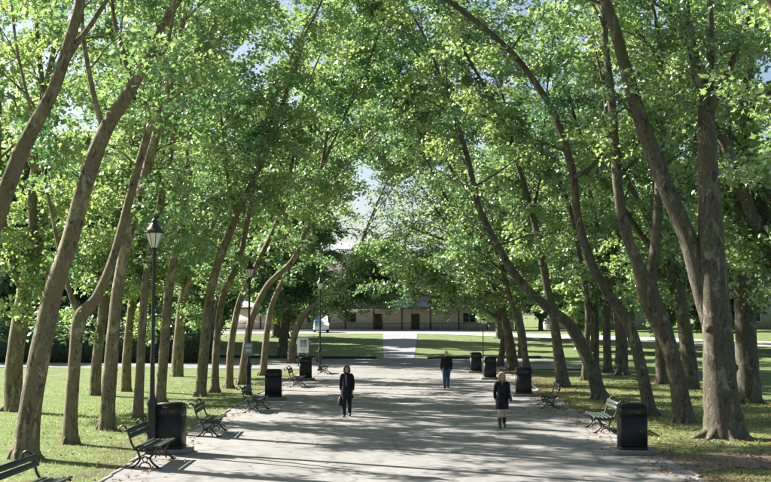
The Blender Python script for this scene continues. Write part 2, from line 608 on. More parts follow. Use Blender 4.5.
class Grower:
    def __init__(self, low=3.6, dens=1.0, reach=1.0, leaf=0.19, inward=0.0, cull=None, sides=5, spacing=0.75, droop=1.0):
        self.low, self.dens, self.reach, self.leaf, self.inward = low, dens, reach, leaf, inward
        self.cull, self.sides, self.spacing, self.droop = cull, sides, spacing, droop
        self.br = MB()
        self.base = None
        self.lp, self.lt = [], []

    def limb(self, pts, rad):
        """grow side branches along a limb (pts in tree space)"""
        seg = np.linalg.norm(np.diff(pts, axis=0), axis=1)
        s = np.concatenate([[0], np.cumsum(seg)])
        L = s[-1]
        x = rng.uniform(0, self.spacing)
        az = rng.uniform(0, 6.28)
        while x < L:
            p = np.array([np.interp(x, s, pts[:, k]) for k in range(3)])
            r = np.interp(x, s, rad)
            f = x / L
            if p[2] > self.low:
                tan = unit(np.array([np.interp(min(x + .3, L), s, pts[:, k]) for k in range(3)]) - np.array([np.interp(max(x - .3, 0), s, pts[:, k]) for k in range(3)]))
                az += 2.4 + rng.normal(0, 0.4)
                out = np.array([math.cos(az) + self.inward, math.sin(az), 0.0])
                out = unit(out)
                lowf = np.clip((p[2] - self.low) / 6, 0, 1)
                dirn = unit(out + tan * (0.15 + 0.55 * f) + np.array([0, 0, 0.15 + 0.35 * lowf]))
                ln = self.reach * rng.uniform(2.0, 4.6) * (1.05 - 0.45 * f) * (0.55 + 0.45 * lowf)
                self.branch(p, dirn, ln, min(r * 0.45, 0.012 + 0.014 * ln))
            x += self.spacing * rng.uniform(0.6, 1.5)
        # the leafy end of the limb
        for _ in range(3):
            self.branch(pts[-1], unit(unit(pts[-1] - pts[-3]) + rng.normal(0, .5, 3)), self.reach * rng.uniform(1.6, 2.8), rad[-1] * 0.7)

    def branch(self, p, d, ln, r):
        n = 6
        pts = [p]
        dd = d.copy()
        for i in range(n - 1):
            dd = unit(dd + rng.normal(0, 0.16, 3) + np.array([0, 0, 0.10 - 0.11 * self.droop * i]))
            pts.append(pts[-1] + dd * ln / (n - 1))
        pts = np.array(pts)
        if self.base is not None:      # no bare wood hanging into the open vault
            e = pts[-1] + self.base
            if abs(e[0]) < 7 and e[2] < arch_limit(e[None])[0] + 0.1: return
        self.br.tube(pts, np.linspace(r, r * 0.25, n), self.sides, cap=False)
        tint = float(np.clip(rng.normal(0.48, 0.2), 0.05, 0.95))
        m = max(3, int(ln * 2.3))
        for k in range(m):
            t = 0.22 + 0.78 * (k + rng.random()) / m
            q = np.array([np.interp(t * (n - 1), np.arange(n), pts[:, c]) for c in range(3)])
            td = unit(dd * 0.6 + rng.normal(0, 1, 3) * np.array([1, 1, 0.55]))
            tl = rng.uniform(0.5, 1.25) * self.reach ** 0.5
            e = q + td * tl + np.array([0, 0, -0.18 * tl * self.droop])
            self.br.tube(np.array([q, (q + e) / 2 + np.array([0, 0, .06]), e]), [r * 0.3, r * 0.2, 0.004], 3, cap=False)
            nl = int(self.dens * rng.uniform(15, 36) * tl)
            u = rng.uniform(0.1, 1.08, (nl, 1))
            lp = q + (e - q) * u + rng.normal(0, 1, (nl, 3)) * np.array([.20, .20, .13])
            self.lp.append(lp)
            self.lt.append(np.full(nl, tint))


def arch_limit(w):
    x, y = np.abs(w[:, 0] + 0.2), w[:, 1]
    top = np.interp(y, [15, 40, 57, 65, 84], [9.6, 9.6, 8.0, 4.5, 3.9])
    side = np.interp(x, [0, 3.5, 6.5, 9], [0, 0.6, 3.6, 6.5])
    return top - side + 0.5 * np.sin(x * 2.1 + y * 0.8) + 0.4 * np.sin(y * 1.7)


def cull_arch(w):
    """keep the open vault over the promenade free of leaves; w are world points"""
    x, y, z = np.abs(w[:, 0] + 0.2), w[:, 1], w[:, 2]
    # the crowns of the far end do not quite meet: a thin place over the middle
    thin = (y > 60) & (x < 5.5) & (z > 8.0) & (z < 13.5) & (rng.random(len(x)) < 0.8)
    return ((z > arch_limit(w)) | ((x > 7.5) & (z > 2.0))) & ~thin


def finish_tree(name, base, trunk_mb, g, label, group, bark, leafm, simple=False, cull=True):
    root = empty(name, base)
    trunk_mb.build('trunk', bark, root, smooth=True)
    tag(g.br.build('branches', bark, root, smooth=True), kind='stuff')
    lp = np.vstack(g.lp)
    lt = np.concatenate(g.lt)
    if cull:
        k = cull_arch(lp + np.array(base))
        lp, lt = lp[k], lt[k]
    link('crown', leaf_mesh('crown', lp, g.leaf, simple, lt), leafm, root)
    tag(root, label, 'tree', group)
    return root, len(lp)


def roots(mb, r0):
    n = int(rng.integers(5, 8))
    for k in range(n):
        a = k * 6.28 / n + rng.normal(0, .25)
        d = np.array([math.cos(a), math.sin(a), 0])
        l = r0 * rng.uniform(1.2, 1.75)
        p = np.array([d * r0 * .55 + [0, 0, .45 * r0 / .3 * .6], d * r0 * 1.0 + [0, 0, .16], d * l + [0, 0, .02], d * (l + r0 * .7) + [0, 0, -.10]])
        mb.tube(spline(np.hstack([p, np.array([[.45], [.36], [.2], [.08]]) * r0]), 3)[:, :3], spline(np.hstack([p, np.array([[.45], [.36], [.2], [.08]]) * r0]), 3)[:, 3], 7)


def traced_tree(bx, by, limbs, label, leafm='leaf', bark='bark', low=3.6, dens=1.0, reach=1.0, inward=0.0, group=None, top=17.5, lean_y=0.0, spacing=0.75, seed=None):
    """limbs: lists of (px, py, width px) along the stem in the photograph; all stand at the depth of the tree's foot"""
    base = np.array(at(bx, by, F * H / (by - VY)))
    D = F * H / (by - VY)
    base = np.array([base[0], D, 0.0])
    mb = MB()
    simple = D > 34
    g = Grower(low, dens, reach, 0.150 if D < 34 else 0.165 if D < 48 else 0.195, inward, spacing=spacing)
    g.base = base
    for li, lm in enumerate(limbs):
        pts = []
        wander = rng.normal(0, 0.02)
        for (px, py, w) in lm:
            q = np.array(at(px, py, D)) - base
            q[1] += (wander + lean_y) * max(q[2], 0)
            pts.append([q[0], q[1], q[2], max(w * (0.68 if bx < 60 else 0.74) * (1 - 0.22 * min(1, max(q[2], 0) / 10)) * D / F / 2, 0.035)])
        pts = np.array(pts)
        # carry the limb on above the top of the picture
        tan = unit(pts[-1, :3] - pts[-2, :3])
        while lm[-1][2] > 3 and pts[-1, 2] < top - li * 1.2:
            tan = unit(tan + np.array([-0.075 * np.sign(base[0]), 0, 0.085]) + rng.normal(0, 0.09, 3))
            nxt = np.append(pts[-1, :3] + tan * 1.6, max(pts[-1, 3] * 0.80, 0.035))
            pts = np.vstack([pts, nxt])
        sp = spline(pts, 5)
        sp[:, 3] = np.maximum(sp[:, 3], 0.025)
        if li == 0:
            z = sp[:, 2]
            sp[:, 3] *= 1 + 0.28 * np.exp(-np.maximum(z, 0) / 0.35)
            first = sp[0].copy(); first[2] = -0.25; first[3] *= 1.12
            sp = np.vstack([first, sp])
        mb.tube(sp[:, :3], sp[:, 3], 14, wob=0.034)
        if li == 0:
            r0 = float(np.interp(0.8, sp[:, 2], sp[:, 3]))
            roots(mb, r0)
            # knots where old branches were lost
            for _ in range(7 if D < 45 else 0):
                i = int(rng.integers(4, min(len(sp) - 2, 34)))
                a = rng.uniform(0, 6.28)
                o_ = np.array([math.cos(a), math.sin(a), 0.15])
                c_, rr = sp[i, :3], sp[i, 3]
                mb.tube(np.array([c_ + o_ * rr * .5, c_ + o_ * rr * .95, c_ + o_ * rr * 1.13]), np.array([.5, .34, .16]) * rr, 8)
        g.limb(sp[:, :3], sp[:, 3])
    return finish_tree('plane_tree', base, mb, g, label, group, M[bark], M[leafm], simple)


def free_tree(X, Y, label, group, h=15.0, r=0.3, fork=4.5, leanx=0.0, leafm='leaf', bark='bark', low=3.5, dens=1.0, reach=1.0, leaf=0.23, simple=True, name='plane_tree', inward=0.0, cull=True, spacing=0.8, nl=3, droop=1.0):
    base = np.array([X, Y, float(rise(Y))])
    mb = MB()
    g = Grower(low, dens, reach, leaf, inward, spacing=spacing, sides=4, droop=droop)
    g.base = base if cull else None
    fx = leanx * fork * 0.8
    fp = np.array([fx, rng.normal(0, .25), fork])
    tr = spline(np.array([[0, 0, -0.25, r * 1.45], [0, 0, 0.12, r * 1.2], [fx * 0.2 + rng.normal(0, .05), 0, fork * .4, r], [*fp, r * 0.85]]), 5)
    mb.tube(tr[:, :3], tr[:, 3], 11, wob=0.03)
    roots(mb, r * .95)
    g.limb(tr[:, :3], tr[:, 3])
    a0 = rng.uniform(0, 6.28)
    for k in range(nl):
        a = a0 + k * 6.28 / nl + rng.normal(0, .3)
        sp_ = rng.uniform(.16, .42)
        p = [np.append(fp - np.array([0, 0, .3]), r * 0.7)]
        d = unit(np.array([math.cos(a) * sp_ + leanx, math.sin(a) * sp_, 0.9]))
        rr = r * 0.62
        while p[-1][2] < h - k * 1.5:
            d = unit(d + rng.normal(0, 0.10, 3) + np.array([0, 0, 0.07]))
            rr *= 0.84
            p.append(np.append(p[-1][:3] + d * 1.8, max(rr, 0.03)))
        sp = spline(np.array(p), 4)
        mb.tube(sp[:, :3], np.maximum(sp[:, 3], .02), 9, wob=0.03)
        g.limb(sp[:, :3], sp[:, 3])
    return finish_tree(name, base, mb, g, label, group, M[bark], M[leafm], simple, cull)


nleaf = 0
LG = 'plane trees along the bench side of the lawn edge'
left = [
    # foot px, limbs traced upwards
    (-75, 486, [[(-75, 486, 40), (-55, 400, 34), (-30, 300, 32), (0, 218, 29), (28, 148, 26), (58, 92, 23), (74, 45, 20), (86, 0, 17)], [(50, 108, 15), (72, 60, 12), (100, 20, 9)]],
     'plane tree leaning over the bench that shows only its backrest'),
    (25, 458, [[(25, 458, 35), (31, 405, 33), (44, 335, 31), (55, 285, 30), (70, 240, 29), (86, 180, 28), (104, 132, 26), (130, 90, 23), (152, 48, 20), (172, 8, 17)],
               [(104, 138, 14), (92, 100, 11), (84, 62, 9), (78, 20, 8)], [(132, 88, 12), (122, 50, 9), (112, 10, 7)]],
     'thick plane tree with smooth curved trunk behind the bench backrest'),
    (70, 443, [[(70, 443, 19), (72, 400, 18), (76, 350, 18), (81, 318, 20), (97, 298, 15), (112, 264, 13), (124, 225, 13), (136, 180, 13), (150, 130, 12), (160, 90, 10)],
               [(80, 320, 13), (70, 296, 8), (60, 262, 7), (52, 225, 6)]],
     'slim plane tree forked low into a thin shoot and a bent stem'),
    (107, 429, [[(107, 429, 20), (110, 380, 19), (114, 335, 18), (120, 285, 17), (130, 235, 16), (142, 195, 15), (152, 160, 15), (166, 110, 13), (180, 60, 12), (188, 15, 10)],
                [(150, 165, 9), (146, 130, 8), (142, 100, 7)]],
     'straight mottled plane tree standing left of the lamp post with tall bin'),
    (138, 418, [[(138, 418, 13), (140, 370, 12), (143, 310, 12), (148, 260, 11), (158, 210, 11), (168, 165, 10), (176, 120, 9), (200, 60, 8)]],
     'thin pale plane tree right behind the lamp post with tall bin'),
    (160, 402, [[(160, 402, 15), (164, 350, 14), (168, 300, 13), (174, 262, 13), (184, 215, 12), (188, 170, 12), (190, 130, 11), (196, 80, 10), (215, 30, 8)]],
     'slender plane tree rising behind the tall bin with gold lettering'),
    (200, 396, [[(200, 396, 14), (204, 350, 14), (209, 300, 13), (218, 262, 13), (232, 225, 12), (240, 205, 11), (262, 160, 9), (280, 110, 8)], [(236, 215, 7), (228, 180, 6), (224, 140, 5)]],
     'leaning plane tree behind the second bench past the tall bin'),
    (215, 392, [[(215, 392, 11), (216, 350, 10), (222, 300, 10), (238, 262, 9), (246, 225, 9), (254, 180, 8), (262, 130, 7)]],
     'dark thin plane tree close behind a leaning one by the signed lamp post'),
    (229, 388, [[(229, 388, 11), (231, 345, 10), (240, 300, 9), (256, 265, 8), (272, 232, 8), (284, 200, 7), (292, 160, 6)]],
     'thin plane tree left of the lamp post that carries a plate'),
    (241, 384, [[(241, 384, 11), (246, 350, 10), (252, 318, 10), (268, 285, 9), (292, 262, 9), (304, 235, 8), (312, 205, 7), (322, 165, 6), (330, 120, 5)], [(322, 165, 6), (346, 112, 5), (368, 62, 5), (384, 15, 4)]],
     'plane tree with pale stem arching towards the promenade past the signed lamp'),
    (263, 375, [[(263, 375, 10), (266, 340, 9), (272, 305, 8), (284, 278, 7), (298, 250, 7), (310, 220, 6)]],
     'small plane tree behind the second bin on the bench side'),
    (291, 363, [[(291, 363, 11), (292, 345, 10), (298, 325, 10), (306, 312, 9), (322, 300, 8), (340, 285, 7), (352, 262, 6)], [(306, 312, 6), (335, 292, 5), (368, 280, 4), (402, 268, 3)], [(318, 302, 5), (348, 300, 4), (385, 294, 3)], [(340, 285, 6), (372, 255, 4), (405, 236, 3)]],
     'dark bent plane tree at the notice board'),
]
for bx, by, limbs, lab in left:
    D = F * H / (by - VY)
    n = traced_tree(bx, by, limbs, lab, low=8.5 if D < 27 else 6.0 if D < 34 else 4.6, spacing=1.05 if D < 34 else .75, dens=3.3, inward=0.35, group='plane trees lining the promenade', top=18.6, reach=1.05 if D < 60 else 1.2)[1] if by > 364 else traced_tree(bx, by, limbs, lab, low=3.6, dens=2.2, inward=1.1, group='plane trees lining the promenade', reach=1.9, spacing=.45)[1]
    nleaf += n

right = [
    (725, 436, [[(725, 436, 50), (722, 405, 46), (720, 370, 45), (718, 330, 45), (714, 280, 42), (711, 220, 36), (709, 160, 32), (708, 105, 28), (712, 60, 14), (712, 10, 11)],
                [(714, 325, 30), (703, 288, 29), (690, 238, 28), (672, 195, 27), (655, 150, 26), (640, 105, 24), (626, 55, 22), (612, 5, 19)],
                [(708, 118, 15), (699, 75, 12), (691, 30, 10), (686, 0, 9)], [(709, 112, 15), (728, 70, 12), (742, 35, 10), (754, 5, 8)]],
     'massive plane tree dividing low into two heavy stems'),
    (684, 421, [[(684, 421, 25), (678, 385, 23), (668, 345, 24), (655, 312, 30), (647, 292, 30), (636, 262, 18), (624, 230, 17), (617, 190, 16), (614, 150, 15), (610, 100, 14), (604, 50, 12), (600, 0, 10)],
                [(650, 300, 20), (655, 262, 17), (659, 220, 15), (662, 170, 13), (666, 120, 11), (664, 70, 9)]],
     'plane tree with pale sunlit edge forking beside the massive double trunk'),
    (650, 414, [[(650, 414, 18), (643, 375, 16), (633, 335, 16), (623, 313, 17), (609, 294, 15), (597, 274, 14), (587, 248, 13), (578, 215, 13), (573, 170, 13), (556, 115, 12), (522, 62, 11), (484, 25, 10), (448, -2, 9)],
                [(574, 178, 8), (596, 162, 7), (606, 130, 6), (604, 90, 5)]],
     'plane tree whose sweeping stem bends in a long curve over the promenade'),
    (600, 398, [[(600, 398, 19), (592, 370, 18), (582, 345, 18), (569, 324, 17), (549, 308, 14), (529, 290, 12), (510, 266, 11), (494, 237, 10), (479, 205, 10), (469, 160, 9), (455, 112, 7)]],
     'plane tree with its trunk tilted low towards the promenade beside a bench'),
    (563, 386, [[(563, 386, 17), (558, 350, 14), (554, 320, 13), (547, 285, 12), (541, 250, 11), (533, 215, 10), (520, 170, 9), (505, 132, 8), (474, 106, 7)], [(533, 218, 6), (540, 180, 5), (545, 130, 4)], [(505, 132, 7), (482, 88, 6), (458, 45, 5), (440, 5, 4)], [(520, 170, 6), (505, 110, 5), (498, 60, 4)]],
     'plane tree with lit left edge standing straight on the lawn by the far bin'),
    (528, 373, [[(528, 373, 10), (522, 340, 8), (516, 318, 8), (508, 290, 7), (498, 255, 7), (486, 225, 6), (470, 195, 5)]],
     'thin plane tree with bright slanting stem behind the far bin'),
    (513, 370, [[(513, 370, 15), (510, 345, 14), (506, 325, 13), (498, 300, 10), (488, 272, 8), (476, 245, 7), (460, 220, 6)], [(498, 300, 6), (472, 284, 5), (442, 274, 4), (412, 266, 3)], [(505, 322, 5), (480, 308, 4), (452, 300, 4), (425, 296, 3)], [(476, 245, 6), (445, 240, 4), (412, 228, 3)]],
     'stout dark plane tree in the clump behind the far bin'),
    (500, 366, [[(500, 366, 9), (503, 345, 8), (502, 320, 8), (492, 292, 7), (478, 268, 6), (462, 245, 5)]],
     'dark narrow plane tree at the inner side of the clump'),
    (585, 380, [[(585, 380, 10), (586, 350, 9), (588, 310, 9), (580, 260, 8), (570, 210, 7)]],
     'narrow plane tree half hidden behind the low tilted trunk'),
]
for bx, by, limbs, lab in right:
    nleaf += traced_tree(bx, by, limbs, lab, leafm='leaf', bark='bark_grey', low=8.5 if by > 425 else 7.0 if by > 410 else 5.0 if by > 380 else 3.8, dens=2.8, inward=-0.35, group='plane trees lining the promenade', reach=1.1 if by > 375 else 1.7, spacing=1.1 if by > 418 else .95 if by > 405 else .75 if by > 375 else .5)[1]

# second and third rows on the lawns
def foot(px, py):
    D = F * H / (py - VY)
    return at(px, py, D).x, D

rows = [
    (14, 411, .30, .10, 'bark', 'stout plane tree on the lawn behind the thick curved trunk'),
    (95, 395, .22, .08, 'bark', 'dark plane tree between two mottled trunks on the sunny lawn'),
    (126, 391, .20, .06, 'bark', 'slim plane tree in shade behind the straight mottled one'),
    (177, 376, .30, .08, 'bark', 'broad plane tree on the lawn in front of the hedge end'),
    (749, 402, .42, -.05, 'bark_grey', 'dark plane tree right behind the massive double trunk'),
    (691, 388, .34, -.14, 'bark_grey', 'slanted dark plane tree deep on the shaded lawn'),
    (663, 384, .30, -.04, 'bark_grey', 'upright dark plane tree seen between two forked trunks'),
    (621, 374, .34, -.03, 'bark_grey', 'broad plane tree at the back of the shaded lawn'),
    (608, 371, .24, .0, 'bark_grey', 'black looking plane tree left of the broad one at the back'),
    (596, 369, .18, .02, 'bark_grey', 'thinnest plane tree at the back of the shaded lawn'),
    (822, 416, .40, -.32, 'bark_grey', 'plane tree leaning in hard from beyond the massive trunk'),
]
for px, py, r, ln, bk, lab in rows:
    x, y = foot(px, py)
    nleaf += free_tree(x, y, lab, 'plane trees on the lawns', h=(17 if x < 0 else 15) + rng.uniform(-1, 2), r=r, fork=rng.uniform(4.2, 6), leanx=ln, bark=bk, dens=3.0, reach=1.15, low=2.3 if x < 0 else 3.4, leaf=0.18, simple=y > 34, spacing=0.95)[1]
# wide trees at the far end whose crowns meet over the promenade
for x, y, lab in ((-9.6, 88, 'wide plane tree at the crossing hanging over the narrow grey path'), (9.8, 90, 'wide plane tree behind the dark clump hanging towards the narrow grey path'), (-14.5, 84, 'plane tree shading the crossing at the end of the hedge')):
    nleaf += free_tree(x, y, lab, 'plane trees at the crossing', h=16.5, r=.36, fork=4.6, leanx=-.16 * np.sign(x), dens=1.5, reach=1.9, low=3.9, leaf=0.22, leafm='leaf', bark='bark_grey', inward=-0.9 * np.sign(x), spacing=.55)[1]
# trees by the camera that shade the near promenade
for x, y, lab in ((-9.2, 13.5, 'plane tree overhanging the lawn before the first bench'), (9.3, 21.5, 'plane tree overhanging the bare earth track'), (9.2, 12.5, 'plane tree overhanging the promenade before the bare earth track'), (-15.5, 22, 'plane tree on the sunny lawn off the first bench')):
    nleaf += free_tree(x, y, lab, 'plane trees by the near end', h=14.5, r=.36, fork=5.5, leanx=-.1 * np.sign(x), dens=2.8, low=5.5, leaf=0.15, simple=False, bark='bark')[1]

# background trees: five shapes, each copied with its parts
kinds = []
for k in range(5):
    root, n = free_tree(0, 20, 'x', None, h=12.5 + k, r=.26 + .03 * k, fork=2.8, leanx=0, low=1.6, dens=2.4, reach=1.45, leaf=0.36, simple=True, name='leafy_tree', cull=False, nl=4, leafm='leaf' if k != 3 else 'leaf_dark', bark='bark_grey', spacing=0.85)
    kinds.append([root, False])
    nleaf += n
spots = []
for x in (-44, -37, -31, -25.5, -20): spots.append((x + rng.uniform(-1, 1), 96 + rng.uniform(-4, 5) + (x + 44) * .15, 'l'))
for x in (-52, -44, -36, -28, -21, -15): spots.append((x + rng.uniform(-1.5, 1.5), 118 + rng.uniform(-5, 5), 'l2'))
for x in (17, 23.5, 30, 37, 44, 51): spots.append((x + rng.uniform(-1, 1), 102 + rng.uniform(-4, 6) + (x - 17) * .1, 'r'))
for x in (20, 29, 38, 47, 57): spots.append((x + rng.uniform(-1.5, 1.5), 146 + rng.uniform(-3, 5), 'r2'))
for x in (-12.5, 10.5): spots.append((x, 119, 'f'))
for x in (-64, -52, -42, -31, 24, 36, 50, 64): spots.append((x, 176 + rng.uniform(-6, 6), 'b'))
for x in (-26, 16): spots.append((x, 182 + rng.uniform(-4, 4), 'c'))
labs = {'f': 'leafy tree with low crown in front of the veranda building', 'l': 'leafy tree with low crown behind the dark hedge', 'l2': 'leafy tree farther back on the lawn beyond the hedge', 'r': 'leafy tree with low crown across the far shaded lawn',
        'r2': 'leafy tree past the pale sunlit path', 'b': 'distant leafy tree beside the building', 'c': 'tall tree crown rising behind the building'}
for i, (x, y, kd) in enumerate(spots):
    slot = kinds[int(rng.integers(0, 5)) if i >= 5 else i]
    if not slot[1]:
        o = slot[0]; slot[1] = True
    else:
        o = copy_tree(slot[0])
    o.location = (x, y, float(rise(y)) - 0.05)
    o.rotation_euler = (0, 0, rng.uniform(0, 6.28))
    s = rng.uniform(0.9, 1.2) * (1.25 if kd in 'bc' else 1.0)
    o.scale = (s, s, s)
    o['label'] = labs[kd]
    o['group'] = {'f': 'trees in front of the veranda', 'l': 'trees behind the hedge', 'l2': 'trees beyond the hedge lawn', 'r': 'trees across the shaded lawn', 'r2': 'trees past the pale path', 'b': 'trees beside the building', 'c': 'trees behind the building'}[kd]

# hedge at the back of the sunny lawn
def hedge(name, x0, x1, y, h, d, label, n):
    root = empty(name, ((x0 + x1) / 2, y, float(rise(y))))
    L = x1 - x0
    MB().box((0, 0, h / 2 - .1), (L - .3, d - .3, h - .1)).build('stems', M['dark_edge'], root)
    p = np.stack([rng.uniform(-L / 2, L / 2, n), rng.uniform(-d / 2, d / 2, n), rng.uniform(0.02, h, n)], 1)
    p[:, 2] += 0.14 * np.sin(p[:, 0] * 1.3) + 0.1 * np.sin(p[:, 0] * 3.1 + 1)
    link('foliage', leaf_mesh('foliage', p, 0.17, True, None, 0.3), M['hedge'], root)
    tag(root, label, 'hedge')
    return root
for i, x in enumerate((-41, -36.5, -32, -28, -24, -20.2, -16.6)):
    q = empty('shrub', (x, 85.5 + rng.uniform(-1, 1), 0.05))
    hh, rr = rng.uniform(3.2, 5.0), rng.uniform(2.0, 2.7)
    mb = MB()
    for k in range(6):
        a = k * 1.05 + rng.random()
        mb.tube(spline(np.array([[.1 * math.cos(a), .1 * math.sin(a), -.1], [.4 * math.cos(a), .4 * math.sin(a), 1.2], [1.0 * math.cos(a), 1.0 * math.sin(a), hh * .8]]), 3), .04, 5)
    mb.build('stems', M['bark_grey'], q, True)
    c = rng.normal(size=(34, 3)); c /= np.linalg.norm(c, axis=1, keepdims=True); c *= rng.uniform(.45, 1, (34, 1))
    c = c * np.array([rr, rr, hh * .46]) + np.array([0, 0, hh * .52])
    lp = (c[:, None] + rng.normal(size=(34, 75, 3)) * .42).reshape(-1, 3)
    lp = lp[lp[:, 2] > .1]
    link('foliage', leaf_mesh('foliage', lp, .26, True), M['leaf'], q)
    tag(q, 'bright leafy shrub rising right behind the dark hedge', 'shrub', 'shrubs behind the hedge')
hedge('hedge', -46, -13.8, 80, 1.75, 1.6, 'long dark clipped hedge at the back of the sunny lawn', 26000)

# ------------------------------------------------------------------ ground cover
def scatter(n, x0, x1, y0, y1):
    return np.stack([rng.uniform(x0, x1, n), rng.uniform(y0, y1, n)], 1)

# grass blades near the camera
P = np.vstack([scatter(150000, -19, -6.12, 18, 56), scatter(120000, 6.25, 20, 18, 56)])
P = P[~((P[:, 0] > 6) & (P[:, 1] > 24.2) & (P[:, 1] < 27.0) & (rng.random(len(P)) < .93))]
cl = np.sin(P[:, 0] * 2.1 + np.sin(P[:, 1] * 1.7)) * np.sin(P[:, 1] * 1.9) + rng.normal(0, .7, len(P))
P = P[(cl > -0.5) & (rng.random(len(P)) < np.clip((56 - P[:, 1]) / 22, 0, 1))]
n = len(P)
hgt = rng.uniform(.025, .06, n) + .05 * (rng.random(n) < .04)
ang = rng.uniform(0, 6.28, n)
wd = rng.uniform(.006, .014, n)
cx, sx = np.cos(ang), np.sin(ang)
b0 = np.stack([P[:, 0] - cx * wd, P[:, 1] - sx * wd, np.full(n, -.02)], 1)
b1 = np.stack([P[:, 0] + cx * wd, P[:, 1] + sx * wd, np.full(n, -.02)], 1)
tp = np.stack([P[:, 0] + rng.normal(0, .035, n), P[:, 1] + rng.normal(0, .035, n), hgt], 1)
gvv = np.stack([b0, b1, tp], 1).reshape(-1, 3)
M['grass'] = leaf_mat('grass blade', (0.09, 0.14, 0.05), (0.22, 0.26, 0.12), (0.08, 0.13, 0.04), (0.19, 0.23, 0.09), 0.04)
o = link('grass', np_mesh('grass', gvv, [np.arange(3 * n).reshape(-1, 3)], rnd=np.clip(rng.normal(.5, .25, n), 0, 1)), M['grass'])
tag(o, 'short grass blades of the lawn beside the promenade', 'grass', kind='stuff')

# fallen leaves
P = np.vstack([scatter(9500, 6.0, 14, 20, 60), scatter(1500, -11, -6, 20, 60), scatter(350, -6, 6, 20, 66)])
P = np.vstack([P, np.stack([5.9 - np.abs(rng.normal(0, .5, 900)), rng.uniform(20, 60, 900)], 1), np.stack([-5.8 + np.abs(rng.normal(0, .35, 500)), rng.uniform(20, 60, 500)], 1)])
lp = np.concatenate([P, np.full((len(P), 1), .045)], 1)
m = leaf_mesh('fallen_leaves', lp, 0.10, False, None, 2.6)
M['litter'] = leaf_mat('fallen leaf', (0.10, 0.06, 0.03), (0.26, 0.18, 0.07), (0.03, .02, .01), (.08, .05, .02), 0.03)
o = link('fallen_leaves', m, M['litter'])
tag(o, 'brown fallen leaves scattered along the promenade edges', 'leaves', kind='stuff')

# ------------------------------------------------------------------ benches
def arc(c, r0, r1, a0, a1, n=10):
    t = np.linspace(0, 1, n)
    r = r0 + (r1 - r0) * t
    a = np.radians(a0 + (a1 - a0) * t)
    return np.stack([c[0] + r * np.cos(a), c[1] + r * np.sin(a)], 1)


def bench_end():
    """cast iron end in the local x (towards the promenade) / z plane"""
    m = MB()
    def path(p2, r):
        p2 = spline(np.array(p2, float), 4)
        p = np.stack([p2[:, 0], 0 * p2[:, 0], p2[:, 1]], 1)
        m.tube(p, r, 6)
    # back upright rising into a scroll
    path([(-.02, .40), (-.10, .52), (-.15, .66), (-.20, .82), (-.26, .90)], .024)
    sc = arc((-.31, .83), .09, .035, 50, 330, 14)
    m.tube(np.stack([sc[:, 0], 0 * sc[:, 0], sc[:, 1]], 1), .02, 6)
    # seat rail
    path([(-.06, .40), (.12, .375), (.32, .40), (.46, .43), (.50, .40)], .022)
    # front leg and back leg, S-shaped
    path([(.40, .42), (.34, .30), (.30, .20), (.38, .09), (.48, .02)], .024)
    path([(.02, .40), (.06, .28), (.08, .19), (.00, .08), (-.10, .02)], .024)
    # inner scrolls and stretcher
    path([(.08, .20), (.19, .25), (.30, .20)], .016)
    path([(.06, .02), (.10, .10), (.19, .13), (.28, .10), (.32, .02)], .016)
    r = arc((.19, .19), .055, .055, 0, 360, 13)
    m.tube(np.stack([r[:, 0], 0 * r[:, 0], r[:, 1]], 1), .012, 5, cap=False)
    m.box((-.10, 0, .012), (.12, .07, .024))
    m.box((.48, 0, .012), (.12, .07, .024))
    return m.mesh('end_frame', True)


END = bench_end(); END.materials.append(M['iron'])
SEAT = MB().box((0, 0, 0), (.082, 1.86, .034), bevel=.008).mesh('seat_slat'); SEAT.materials.append(M['bench_slat'])
BACK = MB().box((0, 0, 0), (.030, 1.86, .105), bevel=.008).mesh('back_slat'); BACK.materials.append(M['bench_slat'])


def make_bench():
    b = empty('park_bench')
    for y in (-.82, .82):
        e = link('end_frame', END, None, b); e.location = (0, y, 0)
    for i in range(5):
        t = i / 4
        s = link('seat_slat', SEAT, None, b)
        s.location = (.0 + .46 * t, 0, .425 + .05 * abs(t - .4))
        s.rotation_euler = (0, math.radians(6 - 10 * t), 0)
    for i in range(2):
        s = link('back_slat', BACK, None, b)
        s.location = (-.128 - .036 * i, 0, .70 + .115 * i)
        s.rotation_euler = (0, math.radians(-17), 0)
    return b


proto = make_bench()
benches = [
    (-6.35, 18.7, 0, 'green slatted bench with iron scroll ends at the thick curved tree'),
    (-5.78, 24.9, 0, 'green slatted bench with iron scroll ends in front of the lamp post and tall bin'),
    (-5.55, 31.2, 0, 'green slatted bench with iron scroll ends just past the gold lettered bin'),
    (-5.30, 38.8, 0, 'dark bench with scroll ends in front of the lamp post with a plate'),
    (-5.15, 52.5, 0, 'dark bench with scroll ends between the second bin and the third bin'),
    (-4.75, 64.5, 0, 'small dark bench by the lamp post near the crossing'),
    (5.95, 32.3, math.pi, 'black iron bench on the fallen leaves beside the large sunlit bin'),
    (5.50, 40.6, math.pi, 'black iron bench beyond the woman in a skirt beside a bin'),
    (4.55, 68.5, math.pi, 'far bench with sunlit back slats near the crossing'),
]
for i, (x, y, rz, lab) in enumerate(benches):
    o = proto if i == 0 else copy_tree(proto)
    o.location = (x, y, .022)
    o.rotation_euler = (0, 0, rz + rng.normal(0, .02))
    tag(o, lab, 'bench', 'benches along the promenade')

